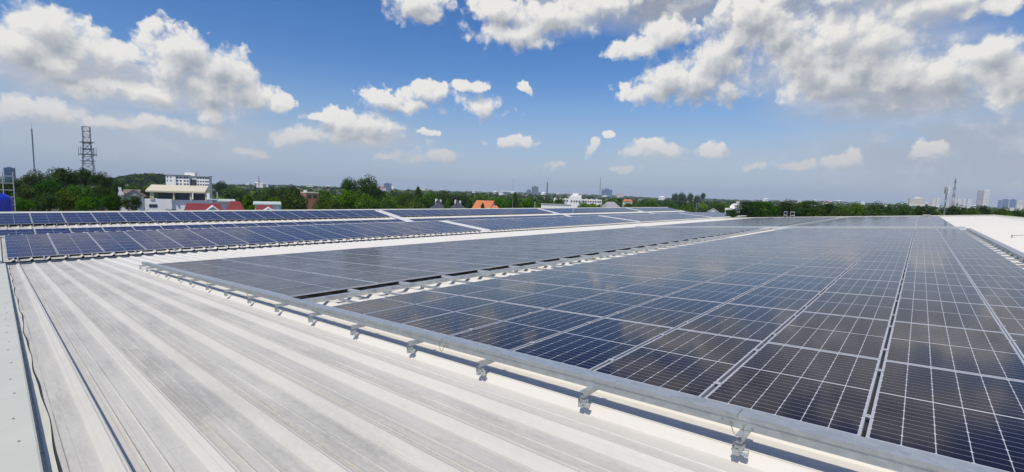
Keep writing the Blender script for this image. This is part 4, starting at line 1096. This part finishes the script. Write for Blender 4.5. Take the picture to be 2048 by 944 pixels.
part(b, 'wall', WALL, (lx(xc, 1246, d), lx(xc, 1265, d), .3, 6, 0, zat(xc, 402.5, d))); hip(b, lx(xc, 1245.5, d), lx(xc, 1266, d), 0, 6.5, zat(xc, 403, d), zat(xc, 398.6, d), 1.4, ORANGE)
# arched white shed
d = 142; xc = 1468; b = bld('shed', xc, d, 'white shed with arched roof and a flat platform on posts', 'shed')
X = lambda x: lx(xc, x, d); Z = lambda y: zat(xc, y, d)
arc = [(X(1461), Z(417)), (X(1461), Z(413)), (X(1463), Z(410)), (X(1467), Z(407.6)), (X(1472), Z(407.0)), (X(1478), Z(408.6)), (X(1483), Z(412)), (X(1485), Z(417))]
m = MB(); m.prism(arc, (lambda a, c: (a, .8, c), lambda a, c: (a, 5, c))); m.build('arched_roof', WALL, b)
part(b, 'platform', WALL, (X(1451.5), X(1470), -.5, 3, Z(420.4), Z(416.8)))
for x in (1452.3, 1468.5): part(b, 'post', WALL, (X(x) - .08, X(x) + .08, -.4, -.2, 0, Z(420.5)))
part(b, 'wall', WALL, (X(1462), X(1484), 1.2, 4.8, 0, Z(417)))
m = MB(); m.tube([(X(1476.5), 3, Z(407)), (X(1476.5), 3, Z(402.5))], .5, 10); m.build('roof_tank', WALLG, b)
b = bld('house', 1428, 145, 'tiny white gable peeking between the far roofs', 'house'); gable_front(b, 0, 1.3, 0, zat(1428, 423, 145), zat(1428, 417.5, 145), 3, WALL, WALLG); part(b, 'wall', WALL, (-1.2, 1.2, .05, 3, 0, zat(1428, 423, 145)))
d = 215; xc = 1841; b = bld('shed', xc, d, 'low white hut in the dark trees behind the far roof edge', 'shed')
part(b, 'wall', WALL, (lx(xc, 1832, d), lx(xc, 1850, d), 0, 4, 0, zat(xc, 425, d))); part(b, 'roof', WALL, (lx(xc, 1829, d), lx(xc, 1851, d), -.4, 4.3, zat(xc, 424.9, d), zat(xc, 423.8, d)))

# distant towers
def block(x0, x1, yt, d, label, mt, floors=10, cols_=5, name='tower_block', steps=None, win=CITYD, yb=None):
    xc = (x0 + x1) / 2; b = bld(name, xc, d, label, 'tower block', turn=6)
    X0, X1 = lx(xc, x0, d), lx(xc, x1, d); zt = zat(xc, yt, d); wd = X1 - X0
    g0 = hill_h(b.location.x, b.location.y); zt -= g0
    part(b, 'wall', mt, (X0, X1, 0, wd * .7, 0, zt))
    part(b, 'roof_house', mt, (X0 + wd * .3, X1 - wd * .3, wd * .15, wd * .5, zt, zt + wd * .10))
    vis = zt if yb is None else zt
    fh = min(4.0, zt / floors); ww = wd / cols_
    m = MB(); m.box(-ww * .24, ww * .24, -wd * .008, 0, -fh * .20, fh * .20); wm_ = m.mesh('window', win)
    n = 0
    for r_ in range(floors):
        for c in range(cols_):
            if n >= 96: break
            o = inst('window', wm_, b); o.location = (X0 + ww * (c + .5), 0, zt - fh * (r_ + .8) * (zt / floors / fh if False else 1)); n += 1
    return b
block(9, 32, 335.5, 620, 'grey-blue office block far at the left edge', CITYB, 7, 5)
block(768, 783, 367, 1800, 'lone blue-grey high-rise above the middle trees', CITYB, 12, 4)
block(1064, 1076.5, 373.5, 2600, 'dark slab high-rise left of the chimney', CITYD, 12, 4, win=CITYB)
block(1053.5, 1062, 379.5, 2600, 'shorter dark block beside the slab high-rise', CITYD, 8, 3, win=CITYB)
block(1203.5, 1224, 379, 1900, 'blue office slab right of the white low building', CITYB, 7, 6)
block(1818, 1850, 396.5, 2300, 'long beige apartment row on the right skyline', mat('beige_concrete', (.72, .67, .60), .8), 5, 10)
block(1864, 1870, 397.5, 2400, 'left of two small cream blocks', CITYW, 6, 3)
block(1871.5, 1879, 397, 2400, 'right of two small cream blocks', CITYW, 6, 3)
for k, (a, c, y) in enumerate(((1900, 1911, 398), (1913.5, 1922, 398), (1924, 1931, 399), (1933.5, 1943, 399.5))):
    block(a, c, y, 2200, 'pale slab block, %s of four below the red white mast' % ['leftmost', 'second', 'third', 'rightmost'][k], CITYW, 6, 4)
block(1952.5, 1963.5, 381, 1500, 'grey half of the twin white high-rise at right', CITY, 16, 4)
block(1964, 1976, 380, 1500, 'white half of the twin high-rise at right', CITYW, 16, 4)
block(1995, 2002, 400.5, 3000, 'small hazy blue block left of the twin blue towers', CITYB, 6, 3)
block(2003.5, 2016, 398.5, 3000, 'hazy blue tower, left one of a pair', CITYB, 8, 4)
block(2018.5, 2031, 399, 3000, 'hazy blue tower, right one of a pair', CITYB, 8, 4)
block(2033, 2045, 402, 3100, 'low pale block at the far right skyline', CITYW, 4, 4)
ms = MB(); ms.box(-.5, .5, -.5, .5, 0, 1)
rs = MB(); rs.face([(-.55, -.55, 1), (.55, -.55, 1), (.2, 0, 1.35), (-.2, 0, 1.35)]); rs.face([(.55, -.55, 1), (.55, .55, 1), (.2, 0, 1.35)]); rs.face([(.55, .55, 1), (-.55, .55, 1), (-.2, 0, 1.35), (.2, 0, 1.35)]); rs.face([(-.55, .55, 1), (-.55, -.55, 1), (-.2, 0, 1.35)])
SM = [(ms.mesh('wall', q), rs.mesh('roof', r_)) for q, r_ in ((CITYW, WALLG), (CITYW, ORANGE), (CITY, CITYW), (WALL, WALL))]
specks = [(440 + i * 9, 372, 500) for i in range(0)]
for k in range(60):
    x = float(rng.uniform(430, 2040)); d = float(rng.uniform(1100, 3800))
    p = spot(x, d); s_ = rng.uniform(5, 11) * (1 + d / 3000); h = rng.uniform(4, 7) * (1 + d / 4000)
    wmsh, rmsh = SM[int(rng.choice([0, 0, 1, 2, 3]))]
    b = empty('distant_house', (p.x, p.y, hill_h(p.x, p.y) + 4.5), rng.uniform(0, 3.1), label='tiny pale house far off among the trees of the plain', cat='house', group='tiny far houses on the plain')
    a_ = inst('wall', wmsh, b); a_.scale = (s_ * 1.4, s_, h); a_ = inst('roof', rmsh, b); a_.scale = (s_ * 1.4, s_, h)

# ------------------------------------------------------------------ masts and towers
def lattice(name, x, ytop, d, wb, wt, zbase, label, mt=STEEL, nseg=14, r=.06, cat='lattice tower', bands=None, rot=.4, waist=None):
    p = spot(x, d); top = zat(x, ytop, d); g0 = hill_h(p.x, p.y)
    t_ = empty(name, (p.x, p.y, g0), facing(x) + rot, label=label, cat=cat)
    H = top - g0
    def half(z):
        f = z / H
        if waist: return (wb + (wt - wb) * min(1, f / waist)) / 2
        return (wb + (wt - wb) * f) / 2
    cs = [(-1, -1), (1, -1), (1, 1), (-1, 1)]
    for c in cs:
        m = MB(); n = 12
        m.tube([(c[0] * half(H * k / n), c[1] * half(H * k / n), H * k / n) for k in range(n + 1)], r, 5, cap=True)
        m.build('leg', mt, t_)
    z = 0; zs = [0]; 
    for k in range(nseg): zs.append(H * (1 - (1 - (k + 1) / nseg) ** 1.15))
    for k in range(nseg):
        m = MB(); z0_, z1_ = zs[k], zs[k + 1]
        for i in range(4):
            a, b = cs[i], cs[(i + 1) % 4]; h0, h1 = half(z0_), half(z1_)
            m.tube([(a[0] * h1, a[1] * h1, z1_), (b[0] * h1, b[1] * h1, z1_)], r * .7, 4, cap=False)
            m.tube([(a[0] * h0, a[1] * h0, z0_), (b[0] * h1, b[1] * h1, z1_)], r * .6, 4, cap=False)
            m.tube([(b[0] * h0, b[1] * h0, z0_), (a[0] * h1, a[1] * h1, z1_)], r * .6, 4, cap=False)
        mm_ = mt
        if bands: mm_ = bands[k % 2]
        m.build('bracing', mm_, t_)
    return t_, H, half
tw, H, hf = lattice('lattice_tower', 178, 254, 215, 4.9, 1.9, 0, 'tall square steel lattice telecom tower with platforms and antennas', nseg=13, r=.078, waist=.78, rot=.15)
for y, ex in ((285, .8), (298, .5), (309, 1.0), (322, .5)):
    z = zat(178, y, 215); h = hf(z) + ex
    m = MB(); m.box(-h, h, -h, h, z - .08, z + .08); m.build('platform', STEEL, tw)
for sx_, sy_ in ((-1, -1), (1, -1), (-1, 1), (1, 1)):
    z = zat(178, 302, 215); h = hf(z) + .9
    m = MB(); m.box(sx_ * h - .12, sx_ * h + .12, sy_ * h - .1, sy_ * h + .1, z - 1.7, z + 1.3); m.build('antenna_panel', WHP, tw)
m_, H, hf = lattice('guyed_mast', 70, 258, 330, 3.6, .30, 0, 'slender steel mast with wide legs far left of the lattice tower', nseg=14, r=.055, cat='mast', waist=.5)
m = MB(); m.tube([(0, 0, H), (0, 0, H + 3)], .05, 5); m.build('spike', STEEL, m_)
m_, H, hf = lattice('radio_mast', 1905, 356, 700, 2.4, .7, 0, 'thin red and white banded lattice mast on the right skyline', nseg=11, r=.11, cat='mast', bands=(WHP, REDP))
m_, H, hf = lattice('radio_mast', 1199.5, 354, 1500, 2.2, .6, 0, 'hair-thin grey mast left of the blue office slab', nseg=10, r=.14, cat='mast')
m_, H, hf = lattice('radio_mast', 518, 352, 900, 1.6, .5, 0, 'hair-thin mast above the middle-left trees', nseg=8, r=.10, cat='mast')
# antenna pole right
d = 170; p = spot(1890, d); zt = zat(1890, 375.5, d)
t_ = empty('antenna_pole', (p.x, p.y, 0), facing(1890), label='grey monopole with antenna cluster at its top near the right skyline', cat='antenna pole')
m = MB(); m.tube([(0, 0, 0), (0, 0, zt)], [.24, .14], 10); m.build('pole', STEEL, t_)
for k in range(3):
    a = k * 2.09 + .3; m = MB(); m.box(-.14, .14, -.10, .10, zt - 1.5, zt + .3, mtx=Matrix.Translation((math.cos(a) * .42, math.sin(a) * .42, 0)) @ Matrix.Rotation(a, 4, 'Z')); m.build('antenna_panel', WALLG if k else WHP, t_)
m = MB(); m.tube([(-.5, 0, zt - .7), (.5, 0, zt - .7)], .05, 6); m.tube([(0, -.5, zt - .7), (0, .5, zt - .7)], .05, 6); m.build('antenna_bracket', STEEL, t_)
m = MB(); m.tube([(0, -.2, zt - 4), (0, -.2, zt - 3.2)], .2, 10); m.build('junction_box', WALLG, t_)
# chimney with dark smoke plume
d = 2500; p = spot(1094, d); z0_, z1_ = zat(1094, 378, d), zat(1094, 364, d)
t_ = empty('chimney', (p.x, p.y, hill_h(p.x, p.y)), label='slim dark factory chimney right of the slab high-rise', cat='chimney')
m = MB(); m.tube([(0, 0, 0), (0, 0, z1_ - hill_h(p.x, p.y))], [4.5, 3.0], 12); m.build('stack', CITYD, t_)
m = MB(); m.tube([(0, 0, z1_ - hill_h(p.x, p.y) - 4), (0, 0, z1_ - hill_h(p.x, p.y) + .5)], 3.8, 12); m.build('stack_rim', CITYD, t_)
# thin poles near the slate roofs and white building
for x, y, d, nm, mt in ((913, 394, 126, 'dark wooden power pole between the slate roofs', BARK), (1133.5, 397, 160, 'pale pole before the left wing of the white building', WALLG), (434, 384, 102, 'pale concrete pole beside the red roofs', WALLG), (1070.5, 403, 150, 'short pole left of the long white shed', WALLG), (1394, 406, 150, 'thin pole beyond the notch of the far roofs', STEEL)):
    p = spot(x, d); m = MB(); m.tube([(0, 0, 0), (0, 0, zat(x, y, d))], [.14, .10], 8); o = m.build('pole', mt); o.location = p; tag(o, nm, 'pole')
# blue tank on a frame at the left edge
d = 66; xc = -6; b = bld('water_tank', xc, d, 'bright blue water tank at the left picture edge', 'water tank')
X = lambda x: lx(xc, x, d); Z = lambda y: zat(0, y, d)
m = MB(); zt, zb = Z(388), Z(440)
prof = [(zb, .55), (zb + .1, .9), (zb + (zt - zb) * .8, .92), (zt - .25, .80), (zt, .45)]
m.tube([(0, 0, a) for a, r_ in prof], [r_ for a, r_ in prof], 20); m.build('tank_body', BLUEP, b)
m = MB(); m.tube([(0, 0, zt), (0, 0, zt + .12)], .3, 14); m.build('tank_lid', BLUEP, b)
m = MB()
for sx_ in (-.7, .7):
    for sy_ in (-.7, .7): m.tube([(sx_, sy_, 0), (sx_, sy_, zb)], .07, 6)
m.build('tank_stand', STEEL, b)
d = 72; xc = 5; b = bld('pipe_scaffold', xc, d, 'thin pale pipe scaffold rising behind the blue tank', 'scaffold')
Z = lambda y: zat(5, y, d)
for xx in (-1.2, 0, .75): m = MB(); m.tube([(xx, 0, 0), (xx, 0, Z(343 if xx > -.5 else 330))], .045, 6); m.build('upright', WALLG, b)
for y in (352, 366, 380, 394, 410): m = MB(); m.tube([(-1.25, 0, Z(y)), (.8, 0, Z(y))], .04, 6); m.build('crossbar', WALLG, b)

# ------------------------------------------------------------------ haze
m = MB(); m.box(-7600, 7600, -7600, 7600, -1.5, 140)
hz = m.build('haze', mat('haze_surface'), kind='stuff')
hm = bpy.data.materials.new('haze_air'); hm.use_nodes = True
for nd in list(hm.node_tree.nodes): 
    if nd.type != 'OUTPUT_MATERIAL': hm.node_tree.nodes.remove(nd)
pvn = hm.node_tree.nodes.new('ShaderNodeVolumePrincipled')
pvn.inputs['Color'].default_value = (.74, .86, 1.0, 1); pvn.inputs['Density'].default_value = .00010; pvn.inputs['Anisotropy'].default_value = .0
hm.node_tree.links.new(pvn.outputs[0], [n for n in hm.node_tree.nodes if n.type == 'OUTPUT_MATERIAL'][0].inputs['Volume'])
hz.data.materials.clear(); hz.data.materials.append(hm)
